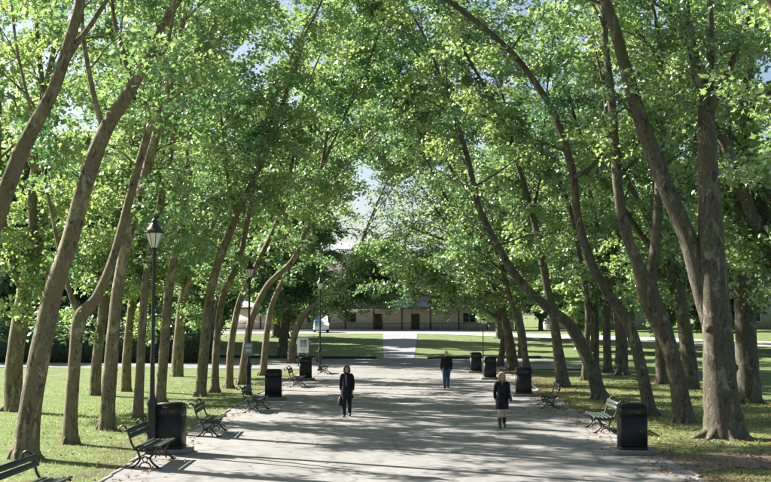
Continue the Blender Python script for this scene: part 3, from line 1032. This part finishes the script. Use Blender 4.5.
# ------------------------------------------------------------------ litter bins
def text_mesh(txt, size, mat, depth=0.004):
    cu = bpy.data.curves.new('lettering', 'FONT')
    cu.body = txt
    cu.size = size
    cu.align_x = 'CENTER'
    cu.align_y = 'CENTER'
    cu.extrude = depth
    ob = bpy.data.objects.new('lettering', cu)
    COL.objects.link(ob)
    dg = bpy.context.evaluated_depsgraph_get()
    dg.update()
    me = bpy.data.meshes.new_from_object(ob.evaluated_get(dg))
    bpy.data.objects.remove(ob)
    me.materials.clear()
    me.materials.append(mat)
    me.name = 'lettering'
    return me


def oct_prism(m, w, d, ch, z0, z1, cx=0, cy=0):
    x, y = w / 2, d / 2
    p = [(-x + ch, -y), (x - ch, -y), (x, -y + ch), (x, y - ch), (x - ch, y), (-x + ch, y), (-x, y - ch), (-x, -y + ch)]
    v = [(cx + a, cy + b, z0) for a, b in p] + [(cx + a, cy + b, z1) for a, b in p] + [(cx, cy, z0), (cx, cy, z1)]
    q = [[i, (i + 1) % 8, 8 + (i + 1) % 8, 8 + i] for i in range(8)]
    t = [[16, (i + 1) % 8, i] for i in range(8)] + [[17, 8 + i, 8 + (i + 1) % 8] for i in range(8)]
    m.add(v, q, t)


LET = text_mesh('LITTER', .115, M['gold'])


def make_bin():
    b = empty('litter_bin')
    m = MB(); m.box((0, 0, .055), (.98, .86, .11), bevel=.012); m.build('plinth', M['plinth'], b)
    m = MB(); oct_prism(m, .66, .60, .035, .11, .17); oct_prism(m, .645, .585, .035, .165, .88); m.build('body', M['bin'], b)
    m = MB(); oct_prism(m, .63, .57, .035, .878, .90); oct_prism(m, .645, .585, .035, .898, 1.12); m.build('hood', M['bin'], b)
    m = MB(); oct_prism(m, .66, .60, .04, 1.12, 1.15); oct_prism(m, .60, .54, .06, 1.148, 1.185); oct_prism(m, .50, .44, .06, 1.183, 1.20); m.build('lid', M['bin'], b)
    for s in (-1, 1):
        m = MB(); m.box((s * .319, 0, 1.0), (.014, .34, .13)); m.build('opening', M['dark_edge'], b)
    o = link('lettering', LET, None, b); o.location = (0, -.293, 1.0); o.rotation_euler = (math.pi / 2, 0, 0)
    m = MB()
    for x in (-.2, .2): m.box((x, -.2925, .52), (.012, .006, .56))
    m.box((0, -.2925, .806), (.412, .006, .012)); m.box((0, -.2925, .234), (.412, .006, .012))
    d = m.build('door_panel', M['iron'], b)
    m = MB(); m.box((.15, -.298, .55), (.02, .015, .05)); m.build('lock', M['gold'], d)
    return b


proto = make_bin()
bins = [
    (-5.62, 26.9, 'tall black litter bin with gold lettering on stone plinth beside the lamp post'),
    (-5.12, 44.0, 'dark litter bin in shade between two benches past the signed lamp post'),
    (-5.02, 57.5, 'dark litter bin standing by the small far bench and notice board'),
    (5.55, 26.9, 'large black litter bin with white sunlit side on stone plinth by the dirt track'),
    (5.05, 46.2, 'black litter bin behind the woman in a skirt, bench next to it'),
    (4.63, 58.5, 'black litter bin beside the far lamp post'),
    (4.35, 65.5, 'small looking black bin beyond the far lamp post'),
]
for i, (x, y, lab) in enumerate(bins):
    o = proto if i == 0 else copy_tree(proto)
    o.location = (x, y, .022)
    o.rotation_euler = (0, 0, rng.normal(0, .03))
    tag(o, lab, 'litter bin', 'litter bins along the promenade')

# ------------------------------------------------------------------ lamp posts
def make_lamp():
    r = empty('lamp_post')
    MB().lathe([(0, 0), (.17, 0), (.17, .10), (.14, .16), (.115, .22), (.105, 1.15), (.13, 1.20), (.13, 1.27), (.085, 1.36), (.065, 1.45), (.055, 2.2), (.068, 2.24), (.068, 2.3), (.05, 2.36), (.042, 4.72), (.06, 4.76), (.06, 4.82), (.04, 4.88), (.04, 4.95)], sides=14).build('post', M['iron'], r, True)
    m = MB()
    m.tube([(-.24, 0, 4.62), (.24, 0, 4.62)], .014, 6)
    m.lathe([(0, 4.60), (.03, 4.60), (.03, 4.66), (0, 4.66)], (-.24, 0, 0), 8)
    m.lathe([(0, 4.60), (.03, 4.60), (.03, 4.66), (0, 4.66)], (.24, 0, 0), 8)
    m.build('ladder_bar', M['iron'], r, True)
    lan = MB().lathe([(0, 4.93), (.075, 4.93), (.085, 4.98), (.0, 4.98)], sides=8).build('lantern', M['iron'], r)
    ph = math.pi / 8
    for k in range(8):
        a0, a1 = ph + k * math.pi / 4, ph + (k + 1) * math.pi / 4
        v = [(.085 * math.cos(a0), .085 * math.sin(a0), 4.98), (.085 * math.cos(a1), .085 * math.sin(a1), 4.98), (.215 * math.cos(a1), .215 * math.sin(a1), 5.33), (.215 * math.cos(a0), .215 * math.sin(a0), 5.33)]
        m = MB(); m.add(np.vstack([v, np.array(v) * np.array([.96, .96, 1])]), [[0, 1, 2, 3], [7, 6, 5, 4]])
        m.build('glass_pane', M['glass_white'], lan)
        m = MB(); m.tube([v[0], v[3]], .009, 4); m.build('glazing_bar', M['iron'], lan)
    MB().lathe([(.0, 5.33), (.25, 5.33), (.255, 5.365), (.20, 5.40), (.13, 5.50), (.085, 5.57), (.07, 5.60), (.085, 5.63), (.05, 5.67), (.02, 5.72), (.03, 5.745), (.0, 5.80)], sides=8, phase=ph).build('lantern_cap', M['iron'], lan)
    return r


proto = make_lamp()
lamps = [(-6.02, 26.6, 'black lamp post with lantern and thick base beside the gold lettered bin'), (-6.5, 46.8, 'black lamp post carrying a small plate behind a bench'),
         (-5.02, 67.5, 'black lamp post near the notice board and crossing'), (4.65, 63.5, 'short black lamp post beside the two far bins')]
lo = []
for i, (x, y, lab) in enumerate(lamps):
    o = proto if i == 0 else copy_tree(proto)
    o.location = (x, y, 0.0 if abs(x) > 6 else .02)
    if i == 3: o.scale = (.62, .62, .58)
    tag(o, lab, 'lamp post', 'lamp posts along the promenade')
    lo.append(o)
# plate on the second lamp post
r = empty('lamp_plate', (-6.5, 46.8, 1.72))
MB().box((0, -.095, .22), (.36, .012, .56), bevel=.004).build('board', M['sign_blue'], r)
m = MB(); m.box((0, -.103, .36), (.26, .003, .12)); m.box((0, -.103, .16), (.26, .003, .16)); m.build('print', M['sign_white'], r)
m = MB(); m.tube([(-.08, -.085, .4), (-.08, .08, .4), (.08, .08, .4), (.08, -.085, .4)], .008, 5); m.build('bracket', M['iron'], r)
tag(r, 'small blue grey plate fixed to the lamp post behind a bench', 'sign')
# notice board by the dark bent tree
p = at(303, 343, 74)
r = empty('notice_board', (p.x, 74, float(rise(74))))
for s in (-1, 1): MB().tube([(s * .30, 0.03, -.1), (s * .30, 0.03, 1.0)], .03, 8).build('post', M['iron'], r)
bd = MB().box((0, 0, 1.42), (.76, .045, 1.02), bevel=.006).build('board', M['sign_white'], r)
m = MB(); m.box((.02, -.026, 1.52), (.46, .004, .50)); m.build('map_print', M['sign_print'], bd)
m = MB()
for k in range(3): m.box((-.02 + .05 * (k % 2), -.026, 1.16 - .07 * k), (.5 - .1 * k, .004, .022))
m.build('caption_print', M['sign_print'], bd)
m = MB(); m.box((0, -.005, 1.95), (.82, .08, .04)); m.build('header', M['iron'], r)
tag(r, 'pale notice board with a dark print beside the bent tree', 'notice board')

# ------------------------------------------------------------------ people
def mat_skin(name, c):
    m, nt, b = new_mat(name)
    b.inputs['Base Color'].default_value = (*c, 1)
    b.inputs['Roughness'].default_value = 0.5
    b.inputs['Subsurface Weight'].default_value = 0.08
    return m


M['skin'] = mat_skin('skin', (0.52, 0.33, 0.25))
M['black_cloth'] = plain('black cloth', (0.016, 0.017, 0.022), 0.85, 0, 0.4, 12, 0.3, 0.2)
M['navy_cloth'] = plain('dark navy cloth', (0.014, 0.0145, 0.021), 0.85, 0, 0.4, 12, 0.3, 0.2)
M['maroon_cloth'] = plain('dark maroon black cloth', (0.026, 0.014, 0.018), 0.85, 0, 0.4, 12, 0.3, 0.2)
M['jeans'] = plain('blue denim', (0.05, 0.085, 0.16), 0.85, 0, 0.35, 14, 0.3, 0.2)
M['leather'] = plain('black leather', (0.012, 0.012, 0.013), 0.4, 0, 0.3)
M['auburn'] = plain('auburn hair', (0.13, 0.05, 0.035), 0.5, 0, 0.4, 30, 0.5)
M['blond'] = plain('pale blond hair', (0.50, 0.43, 0.28), 0.5, 0, 0.3, 30, 0.5)
M['lightblond'] = plain('blond hair', (0.42, 0.31, 0.15), 0.5, 0, 0.35, 30, 0.5)
M['scarf'] = plain('pale scarf', (0.16, 0.15, 0.16), 0.8, 0, 0.2)
M['eye'] = plain('eye', (0.02, 0.015, 0.012), 0.2)
M['lip'] = plain('lips', (0.35, 0.12, 0.11), 0.5)


def skin_body(root, J, edges, rad):
    """one continuous figure grown round a skeleton"""
    names = list(J)
    me = bpy.data.meshes.new('body')
    me.from_pydata([J[k] for k in names], [(names.index(a), names.index(b)) for a, b in edges], [])
    o = link('body', me, M['skin'], root)
    sk = o.modifiers.new('skin', 'SKIN')
    sk.use_smooth_shade = True
    for i, k in enumerate(names):
        r = rad[k]
        me.skin_vertices[0].data[i].radius = (r, r) if isinstance(r, float) else r
        me.skin_vertices[0].data[i].use_root = (k == 'pelvis')
    ss = o.modifiers.new('sub', 'SUBSURF')
    ss.levels = ss.render_levels = 2
    return o


def limb_tube(pts, rad, sides=12, per=4):
    p = spline(np.hstack([np.array(pts, float), np.array(rad, float)[:, None]]), per)
    return p[:, :3], p[:, 3]


def person(x, y, face, h, style, label):
    """face: +1 walks away from the camera, -1 towards it. built facing local -y"""
    root = empty('person', (x, y, .022), 0.0 if face < 0 else math.pi)
    k = h / 1.70
    female = style != 'man'
    sw = .155 if female else .178
    J, R, E = {}, {}, []
    def j(n, p, r, par=None):
        J[n] = (p[0] * k, p[1] * k, p[2] * k)
        R[n] = r * k if isinstance(r, float) else (r[0] * k, r[1] * k)
        if par: E.append((par, n))
    j('pelvis', (0, 0, .93), .125)
    j('waist', (0, 0, 1.08), (.12 if female else .135), 'pelvis')
    j('chest', (0, -.01, 1.26), (.105 if female else .125), 'waist')
    j('collar', (0, .01, 1.385), .052, 'chest')
    j('neck', (0, -.01, 1.475), .05, 'collar')
    j('jaw', (0, -.025, 1.545), .066, 'neck')
    j('brow', (0, -.015, 1.615), .080, 'jaw')
    j('crown', (0, -.005, 1.665), .055, 'brow')
    st = {'coat': .15, 'man': .17, 'skirt': .13}[style]
    legs = {}
    for s, fwd in ((-1, -st), (1, st)):
        n = 'L' if s < 0 else 'R'
        hip = (s * .085, 0, .88); knee = (s * .085, fwd * .62 - .03, .48); ank = (s * .08, fwd * 1.25 + (.06 if fwd > 0 else 0), .085 + (.03 if fwd > 0 else 0)); toe = (s * .09, ank[1] - .13, .035 if fwd < 0 else .03)
        j('hip' + n, hip, .085, 'pelvis'); j('knee' + n, knee, .055, 'hip' + n); j('calf' + n, (s * .083, (knee[1] + ank[1]) / 2 + .015, .32), .052, 'knee' + n); j('ank' + n, ank, .036, 'calf' + n); j('toe' + n, toe, .033, 'ank' + n)
        legs[n] = [hip, knee, (s * .083, (knee[1] + ank[1]) / 2 + .015, .32), ank, toe]
    arms = {}
    for s, sw_ in ((-1, .10), (1, -.10)):
        n = 'L' if s < 0 else 'R'
        sh = (s * sw, 0, 1.35); el = (s * (sw + .055), .02 + sw_ * .4, 1.11); wr = (s * (sw + .05), -.05 + sw_, .885); pm = (s * (sw + .045), -.065 + sw_, .82)
        j('sh' + n, sh, .042, 'collar'); j('el' + n, el, .043, 'sh' + n); j('wr' + n, wr, .028, 'el' + n); j('pm' + n, pm, (.034, .02), 'wr' + n)
        for f, (dx, dl) in enumerate(((-.026, .072), (-.009, .082), (.009, .078), (.026, .062))):
            a = (pm[0] + s * 0.0, pm[1] + dx, pm[2] - .035); b = (pm[0] - s * .014, pm[1] + dx * 1.1 - .006, pm[2] - .035 - dl)
            j(f'fa{f}{n}', a, .0095, 'pm' + n); j(f'fb{f}{n}', b, .0075, f'fa{f}{n}')
        j('ta' + n, (pm[0] - s * .012, pm[1] - .045, pm[2] + .01), .0105, 'pm' + n); j('tb' + n, (pm[0] - s * .02, pm[1] - .062, pm[2] - .03), .0085, 'ta' + n)
        arms[n] = [sh, el, wr, pm]
    skin_body(root, J, E, R)
    sc = lambda p: [(a * k, b * k, c * k) for a, b, c in p]
    hd = np.array([0, -.02, 1.59]) * k
    # face
    m = MB(); m.rings([(hd[0], hd[1] - .078 * k, hd[2] - .022 * k, .016 * k, .014 * k), (hd[0], hd[1] - .086 * k, hd[2] - .012 * k, .013 * k, .018 * k), (hd[0], hd[1] - .072 * k, hd[2] + .025 * k, .006 * k, .008 * k)], 8); m.build('nose', M['skin'], root, True)
    for s in (-1, 1):
        m = MB(); m.lathe([(0, -.008), (.012, 0), (0, .008)], (hd[0] + s * .03 * k, hd[1] - .068 * k, hd[2] + .018 * k), 8); m.build('eye', M['eye'], root, True)
        m = MB(); m.lathe([(0, -.032), (.012, -.02), (.016, .01), (0, .03)], (hd[0] + s * .078 * k, hd[1] + .012 * k, hd[2]), 8); m.build('ear', M['skin'], root, True)
    m = MB(); m.box((hd[0], hd[1] - .070 * k, hd[2] - .052 * k), (.045 * k, .014, .012)); m.build('mouth', M['lip'], root)
    # hair
    hairm = {'coat': 'auburn', 'man': 'blond', 'skirt': 'lightblond'}[style]
    m = MB()
    if style == 'man':
        m.rings([(0, .045, 1.545, .062, .045), (0, .03, 1.59, .092, .078), (0, .012, 1.645, .096, .094), (0, .0, 1.685, .082, .086), (0, .0, 1.715, .045, .05), (0, .0, 1.722, .01, .01)], 14)
    else:
        low = 1.36 if style == 'skirt' else 1.43
        m.rings([(0, .065, low, .055, .03), (0, .062, low + .06, .098, .055), (0, .05, 1.54, .108, .07), (0, .028, 1.61, .108, .085), (0, .008, 1.67, .096, .094), (0, .0, 1.705, .065, .07), (0, .0, 1.722, .012, .012)], 16)
        for s in (-1, 1):
            m.tube([(s * .05, -.055, 1.70), (s * .088, -.045, 1.62), (s * .095, -.03, 1.52), (s * .085, -.035, low + .02)], [.022, .028, .03, .018], 8)
    me = m.mesh('hair', True)
    o = link('hair', me, M[hairm], root)
    o.scale = (k, k, k)
    # clothes
    jacket = {'coat': 'navy_cloth', 'man': 'maroon_cloth', 'skirt': 'navy_cloth'}[style]
    m = MB()
    if style == 'coat':
        rg = [(0, .01, .60, .225, .18), (0, .01, .70, .22, .175), (0, 0, .93, .185, .145), (0, 0, 1.08, .162, .125), (0, -.005, 1.25, .175, .14), (0, 0, 1.355, .16, .115), (0, 0, 1.42, .10, .085), (0, 0, 1.475, .075, .07)]
    elif style == 'man':
        rg = [(0, 0, .86, .185, .14), (0, 0, .95, .185, .145), (0, 0, 1.1, .18, .14), (0, -.005, 1.25, .19, .15), (0, 0, 1.36, .18, .12), (0, 0, 1.425, .11, .085), (0, 0, 1.48, .075, .07)]
    else:
        rg = [(0, 0, .84, .185, .14), (0, 0, .95, .17, .135), (0, 0, 1.08, .15, .12), (0, -.005, 1.25, .165, .14), (0, 0, 1.355, .15, .11), (0, 0, 1.42, .092, .08), (0, 0, 1.465, .07, .065)]
    m.rings([tuple(a * k for a in g) for g in rg], 18)
    for n in 'LR':
        sh, el, wr, pm = arms[n]
        s = -1 if n == 'L' else 1
        p, r = limb_tube(sc([(s * (sw - .07), 0, 1.39), sh, el, wr]), np.array([.05, .072, .058, .046]) * k)
        m.tube(p, r, 12)
    coat = m.build('jacket' if style != 'coat' else 'long_coat', M[jacket], root, True)
    if style == 'coat':
        m = MB(); m.tube(sc([(-.02, -.128, 1.40), (-.018, -.155, 1.28), (-.014, -.145, 1.15), (-.012, -.15, 1.0)]), [.022 * k, .02 * k, .018 * k, .012 * k], 8); m.build('scarf', M['scarf'], root, True)
    if style == 'skirt':
        m = MB(); m.add(np.array([(-.045, -.118, 1.455), (.045, -.118, 1.455), (.0, -.150, 1.30), (-.04, -.09, 1.455), (.04, -.09, 1.455), (0, -.12, 1.30)]) * k, [[0, 2, 5, 3], [2, 1, 4, 5]], [[0, 1, 2], [3, 5, 4]]); m.build('shirt_front', M['scarf'], root)
        m = MB(); m.rings([tuple(a * k for a in g) for g in [(0, 0, .58, .205, .165), (0, 0, .60, .205, .165), (0, 0, .75, .195, .155), (0, 0, .90, .175, .135), (0, 0, .97, .155, .125)]], 20); m.build('skirt', M['black_cloth'], root, True)
    legm = {'coat': 'black_cloth', 'man': 'jeans', 'skirt': None}[style]
    for n in 'LR':
        L = legs[n]
        if legm:
            m = MB(); w = 1.18 if style == 'man' else 1.05
            top = (L[0][0], L[0][1], .93)
            p, r = limb_tube(sc([top] + L[:4]), np.array([.10, .098, .072, .064, .055]) * k * w)
            p[-1][2] -= .02
            m.tube(p, r, 12); m.build('trouser_leg', M[legm], root, True)
        a, t = np.array(L[3]), np.array(L[4])
        m = MB()
        m.tube(np.array([a + (0, .045, -.03), a + (0, .0, -.035), (a + t) / 2 + (0, 0, -.005), t + (0, 0, .004), t + (0, -.045, 0)]) * k, np.array([.036, .046, .044, .042, .022]) * k, 10)
        if style == 'skirt':
            p, r = limb_tube(sc([L[2], ((L[2][0] + L[3][0]) / 2, (L[2][1] + L[3][1]) / 2, .20), L[3], (a[0], a[1], a[2] - .04)]), np.array([.064, .058, .048, .046]) * k)
            m.tube(p, r, 12)
        m.build('boot' if style == 'skirt' else 'shoe', M['leather'], root, True)
    tag(root, label, 'person')
    return root, arms, k


r1, a1, k1 = person(-1.83, 36.7, -1, 1.67, 'coat', 'person with auburn hair in long dark coat walking with a dark bag')
r2, a2, k2 = person(2.04, 51.0, 1, 1.70, 'man', 'person with pale blond hair in dark jacket and blue jeans')
r3, a3, k3 = person(2.97, 33.0, -1, 1.63, 'skirt', 'person with blond hair in dark jacket, short dark skirt and black boots')


def bag(loc, rz, label, hgt=.30, strap=.26):
    b = empty('bag', loc, rz)
    m = MB(); m.rings([(0, 0, -hgt, .085, .17), (0, 0, -hgt + .03, .10, .185), (0, 0, -.12, .085, .165), (0, 0, -.02, .045, .14), (0, 0, 0, .03, .13)], 14); m.build('pouch', M['leather'], b, True)
    for s in (-1, 1):
        p = arc((0, 0), .08, .08, 0, 180, 9)
        m = MB(); m.tube(np.stack([np.full(9, s * .02), p[:, 0], p[:, 1] * strap / .16 - .02], 1), .008, 6); m.build('handle', M['leather'], b, True)
    tag(b, label, 'bag')
    return b


pm = a1['L'][3]
bag((-1.83 + pm[0] * k1 - .03, 36.7 + pm[1] * k1, .022 + pm[2] * k1 - .155), 0.1, 'dark soft bag carried low by the person in long coat')
pm = a3['R'][3]
bag((2.97 + .20, 33.03, 1.06), 0.2, 'dark shoulder bag at the hip of the person in a skirt', .26, .70)

# ------------------------------------------------------------------ the building at the end
M['brick'] = plain('pale brown brick', (0.50, 0.42, 0.36), 0.85, 0, 0.25, 3, 0.2)
M['render_pink'] = plain('pinkish wall', (0.78, 0.66, 0.62), 0.85, 0, 0.08, 1)
M['slate'] = plain('grey roof sheet', (0.30, 0.33, 0.36), 0.6, 0, 0.15, 2)
M['white_paint'] = plain('white paint', (0.75, 0.75, 0.72), 0.5, 0, 0.06)
M['pane'] = plain('window glass', (0.05, 0.07, 0.085), 0.08, 0, 0.2, 1)
M['timber'] = plain('brown timber', (0.11, 0.075, 0.055), 0.7, 0, 0.25, 5)
M['pale_wall'] = plain('pale grey wall', (0.50, 0.53, 0.58), 0.8, 0, 0.1, 1)


def windows(root, xs_, y, z, w, h, mat='white_paint'):
    for x in xs_:
        f = MB()
        f.box((x - w / 2, y - .04, z), (.09, .12, h)); f.box((x + w / 2, y - .04, z), (.09, .12, h))
        f.box((x, y - .045, z + h / 2), (w + .09, .125, .09)); f.box((x, y - .07, z - h / 2 - .02), (w + .22, .20, .07))
        f.box((x, y - .03, z), (.055, .09, h - .09))
        wn_ = f.build('window', M[mat], root)
        for s in (-1, 1):
            MB().box((x + s * w / 4, y - .008, z), (w / 2 - .07, .03, h - .1)).build('pane', M['pane'], wn_)


BY = 147.0
BZ = float(rise(BY))
b = empty('veranda_building', (0, BY, BZ))
MB().box((-4, 5.0, 1.55), (38, 8, 3.1)).build('lower_wall', M['render_pink'], b)
MB().box((-4, 6.5, 6.4), (38.6, 9, 6.6)).build('upper_wall', M['brick'], b)
for z in (4.72, 7.25, 9.45):
    MB().box((-4, 1.96, z), (38.8, .14, .28)).build('string_course', M['white_paint'], b)
m = MB()
m.add([(-24, -1.4, 2.95), (16, -1.4, 2.95), (16, 2.1, 3.9), (-24, 2.1, 3.9), (-24, -1.4, 3.2), (16, -1.4, 3.2), (16, 2.1, 4.45), (-24, 2.1, 4.45)],
      [[0, 3, 2, 1], [4, 5, 6, 7], [0, 1, 5, 4], [1, 2, 6, 5], [2, 3, 7, 6], [3, 0, 4, 7]])
vr = m.build('veranda_roof', M['slate'], b)
MB().box((-4, -1.46, 3.04), (40.2, .08, .34)).build('fascia', M['timber'], vr)
for x in np.arange(-22.5, 15.5, 3.75):
    MB().box((x, -1.1, 1.5), (.22, .22, 2.95)).build('column', M['timber'], b)
MB().box((-4, -1.1, .98), (38, .08, .07)).build('handrail', M['timber'], b)
bal = MB().box((0, 0, 0), (.05, .04, .85)).mesh('baluster'); bal.materials.append(M['timber'])
for x in np.arange(-14, 12, .32):
    if -2.2 < x < 1.6: continue
    o = link('baluster', bal, None, b); o.location = (x, -1.1, .5)
MB().box((-4, -.4, .04), (40, 3.2, .22)).build('veranda_floor', M['grey_path'], b)
windows(b, np.arange(-20, 14, 4.2), 2.0, 5.9, 1.5, 1.7)
windows(b, np.arange(-20, 14, 4.2), 2.0, 8.6, 1.5, 1.4)
windows(b, (-17, -12, -7, 9, 12.5), 1.0, 1.75, 1.7, 1.3)
for x in (-3.2, 1.8):
    d = MB().box((x, .96, 1.2), (1.1, .1, 2.1)).build('door', M['timber'], b)
    MB().box((x + .42, .88, 1.15), (.05, .07, .16)).build('handle', M['gold'], d)
m = MB()
m.add([(-24, 1.4, 9.6), (16, 1.4, 9.6), (16, 11.5, 9.6), (-24, 11.5, 9.6), (-22, 6.5, 12.2), (14, 6.5, 12.2)], [[0, 1, 5, 4], [2, 3, 4, 5], [0, 3, 2, 1]], [[1, 2, 5], [3, 0, 4]])
m.build('roof', M['slate'], b)
tag(b, 'brick building with pillared veranda and grey roof behind the far lawns', 'building')

for (x, y, w, h, lab) in ((29, 158, 16, 6.5, 'pale grey building half hidden past the pale sunlit path'), (58, 160, 18, 9, 'pale building showing between leaves beyond the shaded lawn')):
    q = empty('pale_building', (x, y, float(rise(y))))
    MB().box((0, 4, h / 2), (w, 8, h)).build('wall', M['pale_wall'], q)
    MB().box((0, 3.9, h + .15), (w + .6, 8.6, .3)).build('roof', M['slate'], q)
    windows(q, np.arange(-w / 2 + 2, w / 2 - 1, 3.2), 0.0, 1.9, 1.5, 1.5)
    windows(q, np.arange(-w / 2 + 2, w / 2 - 1, 3.2), 0.0, 4.9, 1.5, 1.5)
    tag(q, lab, 'building')

# ------------------------------------------------------------------ a parked van beside the terrace
M['tyre'] = plain('tyre', (0.02, 0.02, 0.02), 0.8)
M['alloy'] = plain('wheel rim', (0.45, 0.45, 0.46), 0.35, 0.8)


def car(x, y, rz, col, label, van=False):
    m_, nt, bs = new_mat('car paint')
    bs.inputs['Base Color'].default_value = (*col, 1)
    bs.inputs['Roughness'].default_value = .3
    bs.inputs['Coat Weight'].default_value = .5
    r = empty('parked_van' if van else 'parked_car', (x, y, float(rise(y)) + .03), rz)
    L = 2.1
    if van:
        prof = [(-L, .35), (-L, 1.0), (-L + .1, 1.9), (-L + .25, 2.0), (.9, 2.0), (1.45, 1.25), (2.0, 1.05), (2.15, .8), (2.15, .35)]
    else:
        prof = [(-L, .35), (-L, .85), (-1.75, .98), (-1.35, 1.42), (.2, 1.46), (.95, 1.0), (1.95, .85), (2.1, .65), (2.1, .35)]
    m = MB()
    n = len(prof)
    v = []
    for s in (-1, 1):
        for a, z in prof: v.append((a, s * (.86 - (.14 if z > 1.1 else 0)), z))
    q = [[i, i + 1, n + i + 1, n + i] for i in range(n - 1)] + [[n - 1, 0, n, 2 * n - 1]]
    t = []
    for s in (0, 1):
        for i in range(1, n - 1):
            t.append([s * n, s * n + i, s * n + i + 1] if s == 0 else [s * n, s * n + i + 1, s * n + i])
    m.add(v, q, t)
    m.build('body', m_, r)
    zt = 1.72 if van else 1.36
    for s in (-1, 1):
        for xa, xb in ((-1.4, -.45), (-.38, .45)):
            z0 = 1.2 if van else 1.0
            mm = MB(); yb, yt = s * .80, s * .735
            mm.add([(xa - .1, s * .845 if not van else s * .735, z0), (xb + .1, s * .845 if not van else s * .735, z0), (xb, s * .742, zt), (xa, s * .742, zt)], [[0, 1, 2, 3]])
            mm.build('side_window', M['pane'], r)
        for wx in (-1.3, 1.3):
            w = MB().tube([(wx, s * .70, .32), (wx, s * .90, .32)], .32, 18).build('wheel', M['tyre'], r)
            MB().tube([(wx, s * .88, .32), (wx, s * .915, .32)], .19, 12).build('rim', M['alloy'], w)
        MB().box((2.09, s * .6, .68), (.06, .3, .13)).build('headlight', M['sign_white'], r)
    tag(r, label, 'van' if van else 'car')


p = at(321, 331, 134); car(p.x, 134, -1.45, (.55, .66, .78), 'pale blue van parked by the far lawn on the notice board side', True)
